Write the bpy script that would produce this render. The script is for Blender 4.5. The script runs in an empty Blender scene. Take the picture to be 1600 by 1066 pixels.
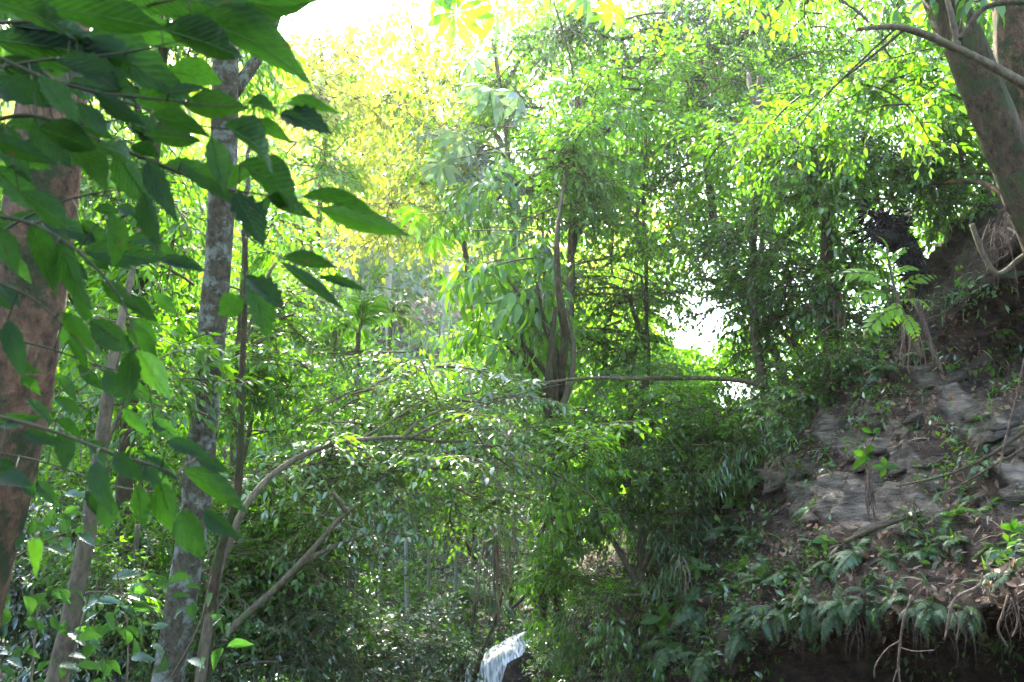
import bpy, math, random
import numpy as np
from mathutils import Vector, Matrix, Euler, Quaternion, noise as mnoise

random.seed(11)
rng = np.random.default_rng(11)
sc = bpy.context.scene
COL = sc.collection

# ------------------------------------------------------------------ camera, sky, sun, exposure
FPX = 1443.0                       # focal length in pixels of a 1600 px wide picture
PITCH = math.radians(14.0)
CAM = np.array([0.0, 0.0, 1.6])
FW = np.array([0, math.cos(PITCH), math.sin(PITCH)])
UP = np.array([0, -math.sin(PITCH), math.cos(PITCH)])
RT = np.array([1.0, 0, 0])

cam_data = bpy.data.cameras.new('camera')
cam_data.sensor_width = 36.0
cam_data.lens = FPX / 1600 * 36.0
cam_data.clip_start = 0.05
cam_data.clip_end = 1000
cam_data.dof.use_dof = True
cam_data.dof.focus_distance = 8.0
cam_data.dof.aperture_fstop = 6.0
cam = bpy.data.objects.new('camera', cam_data)
cam.location = CAM
cam.rotation_euler = (math.pi / 2 + PITCH, 0, 0)
COL.objects.link(cam)
sc.camera = cam

SUN_AZ, SUN_EL = math.radians(-16), math.radians(50)
world = bpy.data.worlds.new('World')
sc.world = world
world.use_nodes = True
wn = world.node_tree.nodes
wl = world.node_tree.links
wn.clear()
sky = wn.new('ShaderNodeTexSky')
sky.sky_type = 'NISHITA'
sky.sun_disc = False
sky.sun_elevation = SUN_EL
sky.sun_rotation = SUN_AZ % (2 * math.pi)
sky.dust_density = 3.0
bg = wn.new('ShaderNodeBackground')
bg.inputs['Strength'].default_value = 0.15
wo = wn.new('ShaderNodeOutputWorld')
wl.new(sky.outputs[0], bg.inputs[0])
wl.new(bg.outputs[0], wo.inputs[0])

sl = bpy.data.lights.new('sun', 'SUN')
sl.energy = 3.0
sl.angle = math.radians(0.5)
sl.color = (1.0, 0.94, 0.82)
sun = bpy.data.objects.new('sun', sl)
SDIR = Vector((math.sin(SUN_AZ) * math.cos(SUN_EL), math.cos(SUN_AZ) * math.cos(SUN_EL), math.sin(SUN_EL)))
sun.rotation_euler = SDIR.to_track_quat('Z', 'Y').to_euler()
sun.location = (-10, 30, 40)
COL.objects.link(sun)

sc.view_settings.view_transform = 'Standard'
sc.view_settings.look = 'None'
sc.view_settings.exposure = 3.5
sc.view_settings.gamma = 1.0
sc.render.engine = 'CYCLES'
sc.cycles.use_denoising = True
sc.cycles.use_adaptive_sampling = True
sc.cycles.adaptive_threshold = 0.02
sc.cycles.max_bounces = 6
sc.cycles.diffuse_bounces = 4
sc.cycles.glossy_bounces = 2
sc.cycles.transmission_bounces = 4
sc.cycles.transparent_max_bounces = 4
sc.cycles.sample_clamp_indirect = 6.0
sc.cycles.caustics_reflective = False
sc.cycles.caustics_refractive = False


# ------------------------------------------------------------------ helpers
def P(px, py, d):
    """world point on the ray of a picture position, d metres ahead of the camera"""
    return CAM + d * (FW + (px - 800.0) / FPX * RT + (533.0 - py) / FPX * UP)


def project(V):
    q = V - CAM
    d = q @ FW
    return 800 + FPX * (q @ RT) / d, 533 - FPX * (q @ UP) / d, d


def nz(v, s=1.0, o=0.0):
    return mnoise.noise(Vector((v[0] * s + o, v[1] * s - o, v[2] * s + 2 * o)))


def norm(a):
    a = np.asarray(a, float)
    return a / (np.linalg.norm(a, axis=-1, keepdims=True) + 1e-9)


def link(name, data, parent=None, loc=None):
    o = bpy.data.objects.new(name, data)
    COL.objects.link(o)
    if parent is not None:
        o.parent = parent
    if loc is not None:
        o.location = loc
    return o


def tag(o, label=None, cat=None, group=None, kind=None):
    if label:
        o['label'] = label
    if cat:
        o['category'] = cat
    if group:
        o['group'] = group
    if kind:
        o['kind'] = kind
    return o


def thing(name, label, cat, loc, group=None):
    o = link(name, None, None, loc)
    o.empty_display_size = 0.1
    return tag(o, label, cat, group)


class MB:
    """collects triangles with a material slot and a per-leaf random value"""
    def __init__(self):
        self.v, self.f, self.m, self.r, self.n = [], [], [], [], 0

    def add(self, V, T, mat=0, r=0.5):
        V = np.asarray(V, float).reshape(-1, 3)
        T = np.asarray(T, int).reshape(-1, 3)
        self.v.append(V)
        self.f.append(T + self.n)
        self.m.append(np.full(len(T), mat))
        self.r.append(np.broadcast_to(np.asarray(r, float), (len(V),)))
        self.n += len(V)

    def mesh(self, name, mats, smooth=False, offset=None):
        V = np.concatenate(self.v)
        if offset is not None:
            V = V - np.asarray(offset)
        T = np.concatenate(self.f)
        M = np.concatenate(self.m)
        R = np.concatenate(self.r)
        me = bpy.data.meshes.new(name)
        me.vertices.add(len(V))
        me.vertices.foreach_set('co', V.astype(np.float32).ravel())
        me.loops.add(len(T) * 3)
        me.loops.foreach_set('vertex_index', T.astype(np.int32).ravel())
        me.polygons.add(len(T))
        me.polygons.foreach_set('loop_start', np.arange(0, len(T) * 3, 3, dtype=np.int32))
        for m in mats:
            me.materials.append(m)
        me.polygons.foreach_set('material_index', M.astype(np.int32))
        at = me.attributes.new('rnd', 'FLOAT', 'POINT')
        at.data.foreach_set('value', R.astype(np.float32))
        me.update(calc_edges=True)
        if smooth:
            me.polygons.foreach_set('use_smooth', np.ones(len(T), dtype=bool))
        return me


def smooth_path(pts, n=8):
    pts = np.asarray(pts, float)
    if len(pts) < 3:
        t = np.linspace(0, 1, n + 1)[:, None]
        return pts[0] * (1 - t) + pts[-1] * t
    ext = np.vstack([2 * pts[0] - pts[1], pts, 2 * pts[-1] - pts[-2]])
    out = []
    for i in range(1, len(ext) - 2):
        p0, p1, p2, p3 = ext[i - 1:i + 3]
        for k in range(n):
            t = k / n
            out.append(0.5 * ((2 * p1) + (-p0 + p2) * t + (2 * p0 - 5 * p1 + 4 * p2 - p3) * t * t + (-p0 + 3 * p1 - 3 * p2 + p3) * t ** 3))
    out.append(pts[-1])
    return np.array(out)


def tube(mb, pts, radii, sides=8, mat=0, rough=0.0, seed=0.0, r=0.5, cap=True):
    pts = np.asarray(pts, float)
    n = len(pts)
    radii = np.interp(np.linspace(0, 1, n), np.linspace(0, 1, len(radii)), radii)
    tan = norm(np.gradient(pts, axis=0))
    ref = np.array([0.31, 0.95, 0.1]) if abs(tan[0][2]) > 0.8 else np.array([0, 0, 1.0])
    a = norm(np.cross(tan, ref))
    b = np.cross(tan, a)
    V = np.zeros((n, sides, 3))
    for j in range(sides):
        th = 2 * math.pi * j / sides
        d = a * math.cos(th) + b * math.sin(th)
        rr = radii.copy()
        if rough:
            rr = rr * (1 + rough * np.array([nz((pts[i][0] * 1.0 + math.cos(th), pts[i][1] + math.sin(th), pts[i][2]), 2.2, seed) + 0.5 * nz((math.cos(th) * 3, pts[i][2] * 3, math.sin(th) * 3), 1.7, seed + 5) for i in range(n)]))
        V[:, j] = pts + d * rr[:, None]
    idx = np.arange(n * sides).reshape(n, sides)
    A, B = idx[:-1], np.roll(idx, -1, 1)[:-1]
    C, D = np.roll(idx, -1, 1)[1:], idx[1:]
    T = np.concatenate([np.stack([A, B, C], -1).reshape(-1, 3), np.stack([A, C, D], -1).reshape(-1, 3)])
    VV = V.reshape(-1, 3)
    if cap:
        VV = np.vstack([VV, pts[0], pts[-1]])
        c0, c1 = n * sides, n * sides + 1
        j = np.arange(sides)
        T = np.concatenate([T, np.stack([np.full(sides, c0), np.roll(j, -1), j], -1),
                            np.stack([np.full(sides, c1), (n - 1) * sides + j, (n - 1) * sides + np.roll(j, -1)], -1)])
    mb.add(VV, T, mat, r)


def leaf_geo(segs=3, width=0.22, fold=0.35, droop=0.15, peak=0.42, wave=0.0, tipw=1.0):
    """a leaf of length 1 along +X, upper side +Z, folded on its midrib"""
    t = np.linspace(0, 1, segs + 1)
    e = math.log(0.5) / math.log(peak)
    w = width * np.sin(np.pi * t ** e) ** tipw
    V = [(0, 0, 0)]
    mid, lft, rgt = [0], [None], [None]
    for i in range(1, segs):
        z = -droop * t[i] ** 2
        ww = w[i] * (1 + wave * (1 if i % 2 else -1))
        zz = wave * 0.6 * width * (1 if i % 2 else -1)
        V += [(t[i], 0, z), (t[i] - 0.02, ww, z + fold * ww + zz), (t[i] - 0.02, -ww, z + fold * ww - zz)]
        mid.append(len(V) - 3)
        lft.append(len(V) - 2)
        rgt.append(len(V) - 1)
    V.append((1, 0, -droop))
    tip = len(V) - 1
    T = [(0, mid[1], lft[1]), (0, rgt[1], mid[1])]
    for i in range(1, segs - 1):
        T += [(mid[i], mid[i + 1], lft[i + 1]), (mid[i], lft[i + 1], lft[i]), (mid[i], rgt[i + 1], mid[i + 1]), (mid[i], rgt[i], rgt[i + 1])]
    T += [(mid[-1], tip, lft[-1]), (mid[-1], rgt[-1], tip)]
    return np.array(V, float), np.array(T, int)


def put_leaves(mb, geo, pos, X, N, L, mat=0, r=None):
    V, T = geo
    pos = np.asarray(pos, float)
    n = len(pos)
    X = norm(X)
    Y = norm(np.cross(N, X))
    Z = np.cross(X, Y)
    L = np.broadcast_to(np.asarray(L, float), (n,))
    W = pos[:, None] + L[:, None, None] * (V[None, :, 0:1] * X[:, None] + V[None, :, 1:2] * Y[:, None] + V[None, :, 2:3] * Z[:, None])
    TT = T[None] + (np.arange(n) * len(V))[:, None, None]
    if r is None:
        r = rng.random(n)
    mb.add(W.reshape(-1, 3), TT.reshape(-1, 3), mat, np.repeat(r, len(V)))


# ------------------------------------------------------------------ materials
def mat_new(name):
    m = bpy.data.materials.new(name)
    m.use_nodes = True
    m.node_tree.nodes.clear()
    return m, m.node_tree.nodes, m.node_tree.links


def leaf_mat(name, base, trans, tf=0.45, gloss=0.35, sheen=0.035, var=0.6, old=(0.16, 0.13, 0.02), oldf=0.05, blotch=False, rim=0.22):
    m, N, L = mat_new(name)
    out = N.new('ShaderNodeOutputMaterial')
    at = N.new('ShaderNodeAttribute')
    at.attribute_name = 'rnd'
    oi = N.new('ShaderNodeObjectInfo')
    sm = N.new('ShaderNodeMath'); sm.operation = 'MULTIPLY_ADD'
    L.new(at.outputs['Fac'], sm.inputs[0]); sm.inputs[1].default_value = 0.6
    s2 = N.new('ShaderNodeMath'); s2.operation = 'MULTIPLY'
    L.new(oi.outputs['Random'], s2.inputs[0]); s2.inputs[1].default_value = 0.4
    L.new(s2.outputs[0], sm.inputs[2])
    # fine blotches and veins on the blade
    if blotch:
        tc = N.new('ShaderNodeTexCoord')
        sx = N.new('ShaderNodeSeparateXYZ'); L.new(tc.outputs['Object'], sx.inputs[0])

        def mth(op, a, b=None, c=None):
            q = N.new('ShaderNodeMath'); q.operation = op
            for i_, v_ in enumerate((a, b, c)):
                if v_ is None:
                    continue
                if isinstance(v_, (int, float)):
                    q.inputs[i_].default_value = v_
                else:
                    L.new(v_, q.inputs[i_])
            return q.outputs[0]
        ay = mth('ABSOLUTE', sx.outputs[1])
        ph = mth('FRACT', mth('SUBTRACT', mth('MULTIPLY', sx.outputs[0], 11.0), mth('MULTIPLY', ay, 8.0)))
        vein = mth('LESS_THAN', mth('ABSOLUTE', mth('SUBTRACT', ph, .5)), .06)
        rib = mth('LESS_THAN', ay, .012)
        vn = mth('MAXIMUM', vein, rib)
        puff = mth('SINE', mth('MULTIPLY', ph, 6.2832))
        n4 = N.new('ShaderNodeTexNoise'); n4.noise_dimensions = '4D'; n4.inputs['Scale'].default_value = 3.2; n4.inputs['Detail'].default_value = 5
        L.new(tc.outputs['Object'], n4.inputs['Vector']); L.new(mth('MULTIPLY', oi.outputs['Random'], 40.0), n4.inputs['W'])
        spot = mth('GREATER_THAN', n4.outputs['Fac'], .68)
        nt = N.new('ShaderNodeTexNoise'); nt.inputs['Scale'].default_value = 9; nt.inputs['Detail'].default_value = 4
        L.new(tc.outputs['Object'], nt.inputs['Vector'])

    def ramp(c):
        r = N.new('ShaderNodeValToRGB')
        e = r.color_ramp.elements
        a, b = 1 - var * 0.55, 1 + var
        e[0].position = 0.0; e[0].color = (c[0] * a * 0.8, c[1] * a, c[2] * a * 1.2, 1)
        e[1].position = 0.93; e[1].color = (min(c[0] * b * 1.15, .9), min(c[1] * b, .9), c[2] * b * 0.9, 1)
        x = e.new(0.5); x.color = (*c, 1)
        if oldf > 0:
            y = e.new(1 - oldf * 0.5); y.color = (min(c[0] * b * 1.15, .9), min(c[1] * b, .9), c[2] * b * 0.9, 1)
            z = e.new(1.0); z.color = (*[max(o, q * .8) for o, q in zip(old, c)], 1)
        L.new(sm.outputs[0], r.inputs[0])
        if not blotch:
            return r.outputs[0]
        mm = N.new('ShaderNodeMix'); mm.data_type = 'RGBA'; mm.blend_type = 'MULTIPLY'
        mm.inputs[0].default_value = 0.5
        L.new(r.outputs[0], mm.inputs[6]); 
        nr = N.new('ShaderNodeMapRange'); nr.inputs[1].default_value = .3; nr.inputs[2].default_value = .7; nr.inputs[3].default_value = .55; nr.inputs[4].default_value = 1.4
        L.new(nt.outputs['Fac'], nr.inputs[0]); L.new(nr.outputs[0], mm.inputs[7])
        mv = N.new('ShaderNodeMix'); mv.data_type = 'RGBA'
        L.new(mth('MULTIPLY', vn, .16), mv.inputs[0]); L.new(mm.outputs[2], mv.inputs[6]); mv.inputs[7].default_value = (.16, .22, .06, 1)
        ms = N.new('ShaderNodeMix'); ms.data_type = 'RGBA'
        L.new(mth('MULTIPLY', spot, .8), ms.inputs[0]); L.new(mv.outputs[2], ms.inputs[6]); ms.inputs[7].default_value = (.07, .045, .015, 1)
        return ms.outputs[2]
    d = N.new('ShaderNodeBsdfDiffuse'); t = N.new('ShaderNodeBsdfTranslucent'); g = N.new('ShaderNodeBsdfGlossy')
    L.new(ramp(base), d.inputs[0]); L.new(ramp(trans), t.inputs[0])
    g.inputs['Roughness'].default_value = gloss
    if blotch:
        bp = N.new('ShaderNodeBump'); bp.inputs['Strength'].default_value = .18; bp.inputs['Distance'].default_value = .01
        L.new(puff, bp.inputs['Height'])
        for q_ in (d, t, g):
            L.new(bp.outputs[0], q_.inputs['Normal'])
    g.inputs['Color'].default_value = (0.9, 0.95, 1, 1)
    m1 = N.new('ShaderNodeMixShader'); m1.inputs[0].default_value = tf
    L.new(d.outputs[0], m1.inputs[1]); L.new(t.outputs[0], m1.inputs[2])
    lw = N.new('ShaderNodeLayerWeight'); lw.inputs[0].default_value = 0.5
    pw = N.new('ShaderNodeMath'); pw.operation = 'POWER'; pw.inputs[1].default_value = 3.5
    L.new(lw.outputs['Facing'], pw.inputs[0])
    ma = N.new('ShaderNodeMath'); ma.operation = 'MULTIPLY_ADD'; ma.inputs[1].default_value = rim; ma.inputs[2].default_value = sheen
    L.new(pw.outputs[0], ma.inputs[0])
    m2 = N.new('ShaderNodeMixShader')
    L.new(ma.outputs[0], m2.inputs[0]); L.new(m1.outputs[0], m2.inputs[1]); L.new(g.outputs[0], m2.inputs[2])
    L.new(m2.outputs[0], out.inputs[0])
    return m


def bark_mat(name, c0, c1, c2=None, scale=6.0, stretch=0.35, bump=0.6, patch=0.55):
    """two tones of bark, with patches of lichen or moss in the third"""
    m, N, L = mat_new(name)
    out = N.new('ShaderNodeOutputMaterial')
    tc = N.new('ShaderNodeTexCoord')
    mp = N.new('ShaderNodeMapping'); mp.inputs['Scale'].default_value = (1, 1, stretch)
    L.new(tc.outputs['Object'], mp.inputs['Vector'])
    n1 = N.new('ShaderNodeTexNoise'); n1.inputs['Scale'].default_value = scale * 5; n1.inputs['Detail'].default_value = 8; n1.inputs['Roughness'].default_value = .7
    L.new(mp.outputs[0], n1.inputs['Vector'])
    r1 = N.new('ShaderNodeValToRGB')
    r1.color_ramp.elements[0].position = .35; r1.color_ramp.elements[0].color = (*c0, 1)
    r1.color_ramp.elements[1].position = .65; r1.color_ramp.elements[1].color = (*c1, 1)
    L.new(n1.outputs['Fac'], r1.inputs[0])
    col = r1.outputs[0]
    if c2:
        n2 = N.new('ShaderNodeTexNoise'); n2.inputs['Scale'].default_value = scale * 1.3; n2.inputs['Detail'].default_value = 7; n2.inputs['Roughness'].default_value = .68
        L.new(tc.outputs['Object'], n2.inputs['Vector'])
        r2 = N.new('ShaderNodeValToRGB')
        r2.color_ramp.elements[0].position = patch - .05; r2.color_ramp.elements[0].color = (0, 0, 0, 1)
        r2.color_ramp.elements[1].position = patch + .05; r2.color_ramp.elements[1].color = (1, 1, 1, 1)
        L.new(n2.outputs['Fac'], r2.inputs[0])
        mx = N.new('ShaderNodeMix'); mx.data_type = 'RGBA'
        L.new(r2.outputs[0], mx.inputs[0]); L.new(col, mx.inputs[6]); mx.inputs[7].default_value = (*c2, 1)
        col = mx.outputs[2]
    b = N.new('ShaderNodeBump'); b.inputs['Strength'].default_value = bump; b.inputs['Distance'].default_value = 0.06
    L.new(n1.outputs['Fac'], b.inputs['Height'])
    p = N.new('ShaderNodeBsdfPrincipled'); p.inputs['Roughness'].default_value = .85; p.inputs['Specular IOR Level'].default_value = .25
    L.new(col, p.inputs['Base Color']); L.new(b.outputs[0], p.inputs['Normal'])
    L.new(p.outputs[0], out.inputs[0])
    return m


def soil_mat(name, soil0, soil1, rock0, rock1, moss, mossamt=0.58):
    """earth, with bare rock where the vertex attribute 'rock' says so, and moss"""
    m, N, L = mat_new(name)
    out = N.new('ShaderNodeOutputMaterial')
    tc = N.new('ShaderNodeTexCoord')

    def noise(scale, det=8, rough=.65, vec=None):
        n = N.new('ShaderNodeTexNoise'); n.inputs['Scale'].default_value = scale; n.inputs['Detail'].default_value = det; n.inputs['Roughness'].default_value = rough
        L.new(vec or tc.outputs['Object'], n.inputs['Vector'])
        return n.outputs['Fac']

    def ramp(f, a, b, c0, c1):
        r = N.new('ShaderNodeValToRGB')
        r.color_ramp.elements[0].position = a; r.color_ramp.elements[0].color = (*c0, 1)
        r.color_ramp.elements[1].position = b; r.color_ramp.elements[1].color = (*c1, 1)
        L.new(f, r.inputs[0])
        return r.outputs[0]

    def mix(f, a, b):
        x = N.new('ShaderNodeMix'); x.data_type = 'RGBA'
        L.new(f, x.inputs[0]); L.new(a, x.inputs[6]); L.new(b, x.inputs[7])
        return x.outputs[2]
    n_s = noise(9)
    soil = ramp(n_s, .35, .68, soil0, soil1)
    mp = N.new('ShaderNodeMapping'); mp.inputs['Rotation'].default_value = (0.2, 0.5, 0.3); mp.inputs['Scale'].default_value = (1.2, 1.2, 7)
    L.new(tc.outputs['Object'], mp.inputs['Vector'])
    n_r = noise(3.0, 9, .7, mp.outputs[0])
    rock = ramp(n_r, .36, .62, rock0, rock1)
    at = N.new('ShaderNodeAttribute'); at.attribute_name = 'rnd'
    ad = N.new('ShaderNodeMath'); ad.operation = 'MULTIPLY_ADD'; ad.inputs[1].default_value = .5
    L.new(noise(5), ad.inputs[0]); L.new(at.outputs['Fac'], ad.inputs[2])
    rf = ramp(ad.outputs[0], .62, .78, (0, 0, 0), (1, 1, 1))
    col = mix(rf, soil, rock)
    mf = ramp(noise(2.3, 6, .7), mossamt, mossamt + .1, (0, 0, 0), (1, 1, 1))
    mc = N.new('ShaderNodeRGB'); mc.outputs[0].default_value = (*moss, 1)
    col = mix(mf, col, mc.outputs[0])
    b0 = N.new('ShaderNodeMath'); b0.operation = 'ADD'
    L.new(n_s, b0.inputs[0]); L.new(n_r, b0.inputs[1])
    bsum = N.new('ShaderNodeMath'); bsum.operation = 'MULTIPLY_ADD'; bsum.inputs[1].default_value = .35
    L.new(noise(38, 6, .7), bsum.inputs[0]); L.new(b0.outputs[0], bsum.inputs[2])
    b = N.new('ShaderNodeBump'); b.inputs['Strength'].default_value = 1.0; b.inputs['Distance'].default_value = .09
    L.new(bsum.outputs[0], b.inputs['Height'])
    p = N.new('ShaderNodeBsdfPrincipled'); p.inputs['Roughness'].default_value = .8; p.inputs['Specular IOR Level'].default_value = .3
    L.new(col, p.inputs['Base Color']); L.new(b.outputs[0], p.inputs['Normal'])
    L.new(p.outputs[0], out.inputs[0])
    return m


LM = {
    'mid': leaf_mat('leaf_mid_green', (.048, .122, .009), (.135, .35, .008), .52),
    'bright': leaf_mat('leaf_fresh_green', (.062, .155, .008), (.185, .47, .008), .56),
    'dark': leaf_mat('leaf_deep_green', (.03, .07, .022), (.07, .17, .03), .42, .3, .07),
    'yellow': leaf_mat('leaf_sunlit_yellow', (.115, .165, .022), (.40, .48, .032), .55, var=.6),  # sunlight on the far canopy put into the leaf colour
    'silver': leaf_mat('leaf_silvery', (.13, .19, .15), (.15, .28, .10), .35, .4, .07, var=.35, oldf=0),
    'glossy': leaf_mat('leaf_glossy', (.056, .13, .012), (.18, .42, .01), .48, .28, .08),
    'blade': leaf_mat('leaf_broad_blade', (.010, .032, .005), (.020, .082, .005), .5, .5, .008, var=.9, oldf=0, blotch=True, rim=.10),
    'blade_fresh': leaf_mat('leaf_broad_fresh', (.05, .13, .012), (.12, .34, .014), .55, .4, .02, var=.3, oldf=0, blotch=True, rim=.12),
    'shiny': leaf_mat('leaf_shiny_dark', (.022, .065, .016), (.06, .18, .016), .42, .3, .06, var=.5, oldf=0, rim=.35),
    'lime': leaf_mat('leaf_sunlit_lime', (.12, .25, .01), (.30, .64, .012), .5, .4, .02, var=.35, rim=.12),  # bank sapling: sunlight put into its leaf colour
    'fern': leaf_mat('fern_green', (.045, .105, .022), (.12, .28, .025), .42, .4, .04),
    'fern_grey': leaf_mat('fern_blue_grey', (.058, .10, .040), (.08, .15, .035), .32, .5, .02, var=.5, rim=.12),
    'dead': leaf_mat('dead_leaf', (.17, .10, .055), (.16, .085, .035), .25, .6, .02, var=.6, old=(.3, .2, .12), oldf=.2),
    'straw': leaf_mat('dry_frond', (.24, .18, .12), (.18, .12, .06), .25, .6, .02, var=.5, oldf=0),
}
BK = {
    'brown': bark_mat('bark_reddish', (.045, .024, .012), (.24, .135, .072), (.04, .05, .016), 3.5, .6, 1.0, .52),
    'lichen': bark_mat('bark_lichen', (.05, .042, .022), (.15, .13, .08), (.26, .28, .225), 6, .7, 1.0, .555),
    'grey': bark_mat('bark_grey_brown', (.065, .050, .030), (.17, .135, .082), (.085, .11, .035), 6, .4, .6, .6),
    'dark': bark_mat('bark_dark_brown', (.032, .021, .010), (.125, .086, .045), (.05, .065, .018), 5, .35, 1.0, .53),
    'pale': bark_mat('bark_pale', (.25, .23, .19), (.48, .46, .41), (.16, .18, .11), 8, .4, .3, .62),
    'stalk': bark_mat('green_brown_stalk', (.022, .026, .010), (.055, .05, .022), None, 10, .5, .2),
    'twig': bark_mat('twig', (.08, .06, .035), (.17, .13, .08), None, 10, .5, .2),
    'root': bark_mat('root_pale', (.06, .04, .028), (.20, .14, .10), None, 9, .4, .8),
    'rot': bark_mat('rotten_wood', (.006, .005, .004), (.03, .024, .016), (.012, .022, .012), 9, .5, .9, .6),
}
SOIL = soil_mat('earth_and_rock', (.026, .017, .011), (.115, .073, .048), (.075, .058, .041), (.31, .25, .19), (.05, .07, .022))
GROUND = soil_mat('forest_floor', (.010, .008, .006), (.045, .033, .021), (.08, .07, .06), (.2, .18, .15), (.03, .05, .018), .52)


# ------------------------------------------------------------------ terrain
def sstep(a, b, x):
    t = np.clip((x - a) / (b - a), 0, 1)
    return t * t * (3 - 2 * t)


def ground_z(x, y):
    x = np.asarray(x, float); y = np.asarray(y, float)
    xc = -0.4 - 0.05 * np.maximum(y - 16, 0)
    fl = -0.8 * sstep(2, 10, y) + 1.0 * sstep(15.0, 16.4, y) + 0.11 * np.maximum(y - 16, 0)
    dl = np.maximum(0, xc - 1.4 - x)
    dr = np.maximum(0, x - xc - 1.4)
    z = fl + np.minimum(0.30 * dl, 6) + np.minimum(0.20 * dr, 1.6)
    az = x / np.maximum(y, 4)
    lm = 0.10 + 0.90 * sstep(0.10, -0.10, az)
    z = z + 0.42 * np.maximum(0, y - 27) * lm * sstep(140, 90, y)
    return z


def build_ground():
    xs = np.concatenate([np.linspace(-170, -26, 18), np.linspace(-24, 24, 90), np.linspace(26, 170, 18)])
    ys = np.concatenate([np.linspace(-60, -3, 14), np.linspace(-2, 36, 90), np.linspace(38, 200, 40)])
    X, Y = np.meshgrid(xs, ys)
    Z = ground_z(X, Y)
    V = np.stack([X, Y, Z], -1).reshape(-1, 3)
    V[:, 2] += np.array([.16 * nz(v, .7) + .09 * nz(v, 2.1, 4) for v in V])
    n, m = X.shape
    idx = np.arange(n * m).reshape(n, m)
    A, B, C, D = idx[:-1, :-1], idx[:-1, 1:], idx[1:, 1:], idx[1:, :-1]
    T = np.concatenate([np.stack([A, B, C], -1).reshape(-1, 3), np.stack([A, C, D], -1).reshape(-1, 3)])
    mb = MB(); mb.add(V, T, 0, 0.1)
    o = link('ground', mb.mesh('ground', [GROUND], True))
    tag(o, kind='structure')


build_ground()

# the bank on the right of the gully: rows run up the slope, columns along it
BC = [1830, 1620, 1450, 1300, 1180, 1050, 930, 830]
BROWS = [  # (py, depth) for every column, from the lip of the overhang up
    [(928, 4.3), (944, 5.0), (958, 5.8), (962, 6.7), (996, 7.8), (1085, 9.4), (1110, 11.4), (1130, 13.0)],
    [(820, 4.7), (865, 5.4), (880, 6.2), (890, 7.1), (935, 8.2), (1020, 9.8), (1062, 11.7), (1090, 13.2)],
    [(690, 5.3), (745, 6.1), (770, 6.9), (800, 7.8), (862, 8.9), (950, 10.3), (1012, 12.2), (1050, 13.6)],
    [(560, 6.0), (625, 6.9), (660, 7.6), (715, 8.5), (800, 9.5), (900, 10.8), (970, 12.6), (1020, 14.0)],
    [(480, 7.7), (545, 8.7), (585, 8.2), (665, 9.0), (762, 10.0), (870, 11.2), (945, 13.0), (1003, 14.4)],
    [(300, 6.5), (360, 7.2), (500, 8.5), (632, 9.5), (740, 10.5), (848, 11.8), (925, 13.5), (988, 15.0)],
    [(225, 7.4), (290, 8.3), (465, 9.3), (612, 10.3), (722, 11.3), (830, 12.5), (905, 14.0), (978, 15.6)],
    [(150, 11.5), (230, 12.5), (430, 14.0), (590, 16.0), (690, 17.5), (800, 19.0), (880, 20.0), (955, 21.0)],
    [(120, 22.0), (220, 24.0), (440, 27.0), (600, 30.0), (700, 32.0), (790, 34.0), (860, 35.0), (930, 36.0)],
]


def cr(p, t):
    n = len(p)
    t = t * (n - 1)
    i = min(int(t), n - 2)
    f = t - i
    g = lambda k: p[k] if 0 <= k < n else (2 * p[0] - p[1] if k < 0 else 2 * p[-1] - p[-2])
    p0, p1, p2, p3 = g(i - 1), g(i), g(i + 1), g(i + 2)
    return 0.5 * ((2 * p1) + (-p0 + p2) * f + (2 * p0 - 5 * p1 + 4 * p2 - p3) * f * f + (-p0 + 3 * p1 - 3 * p2 + p3) * f ** 3)


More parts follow.
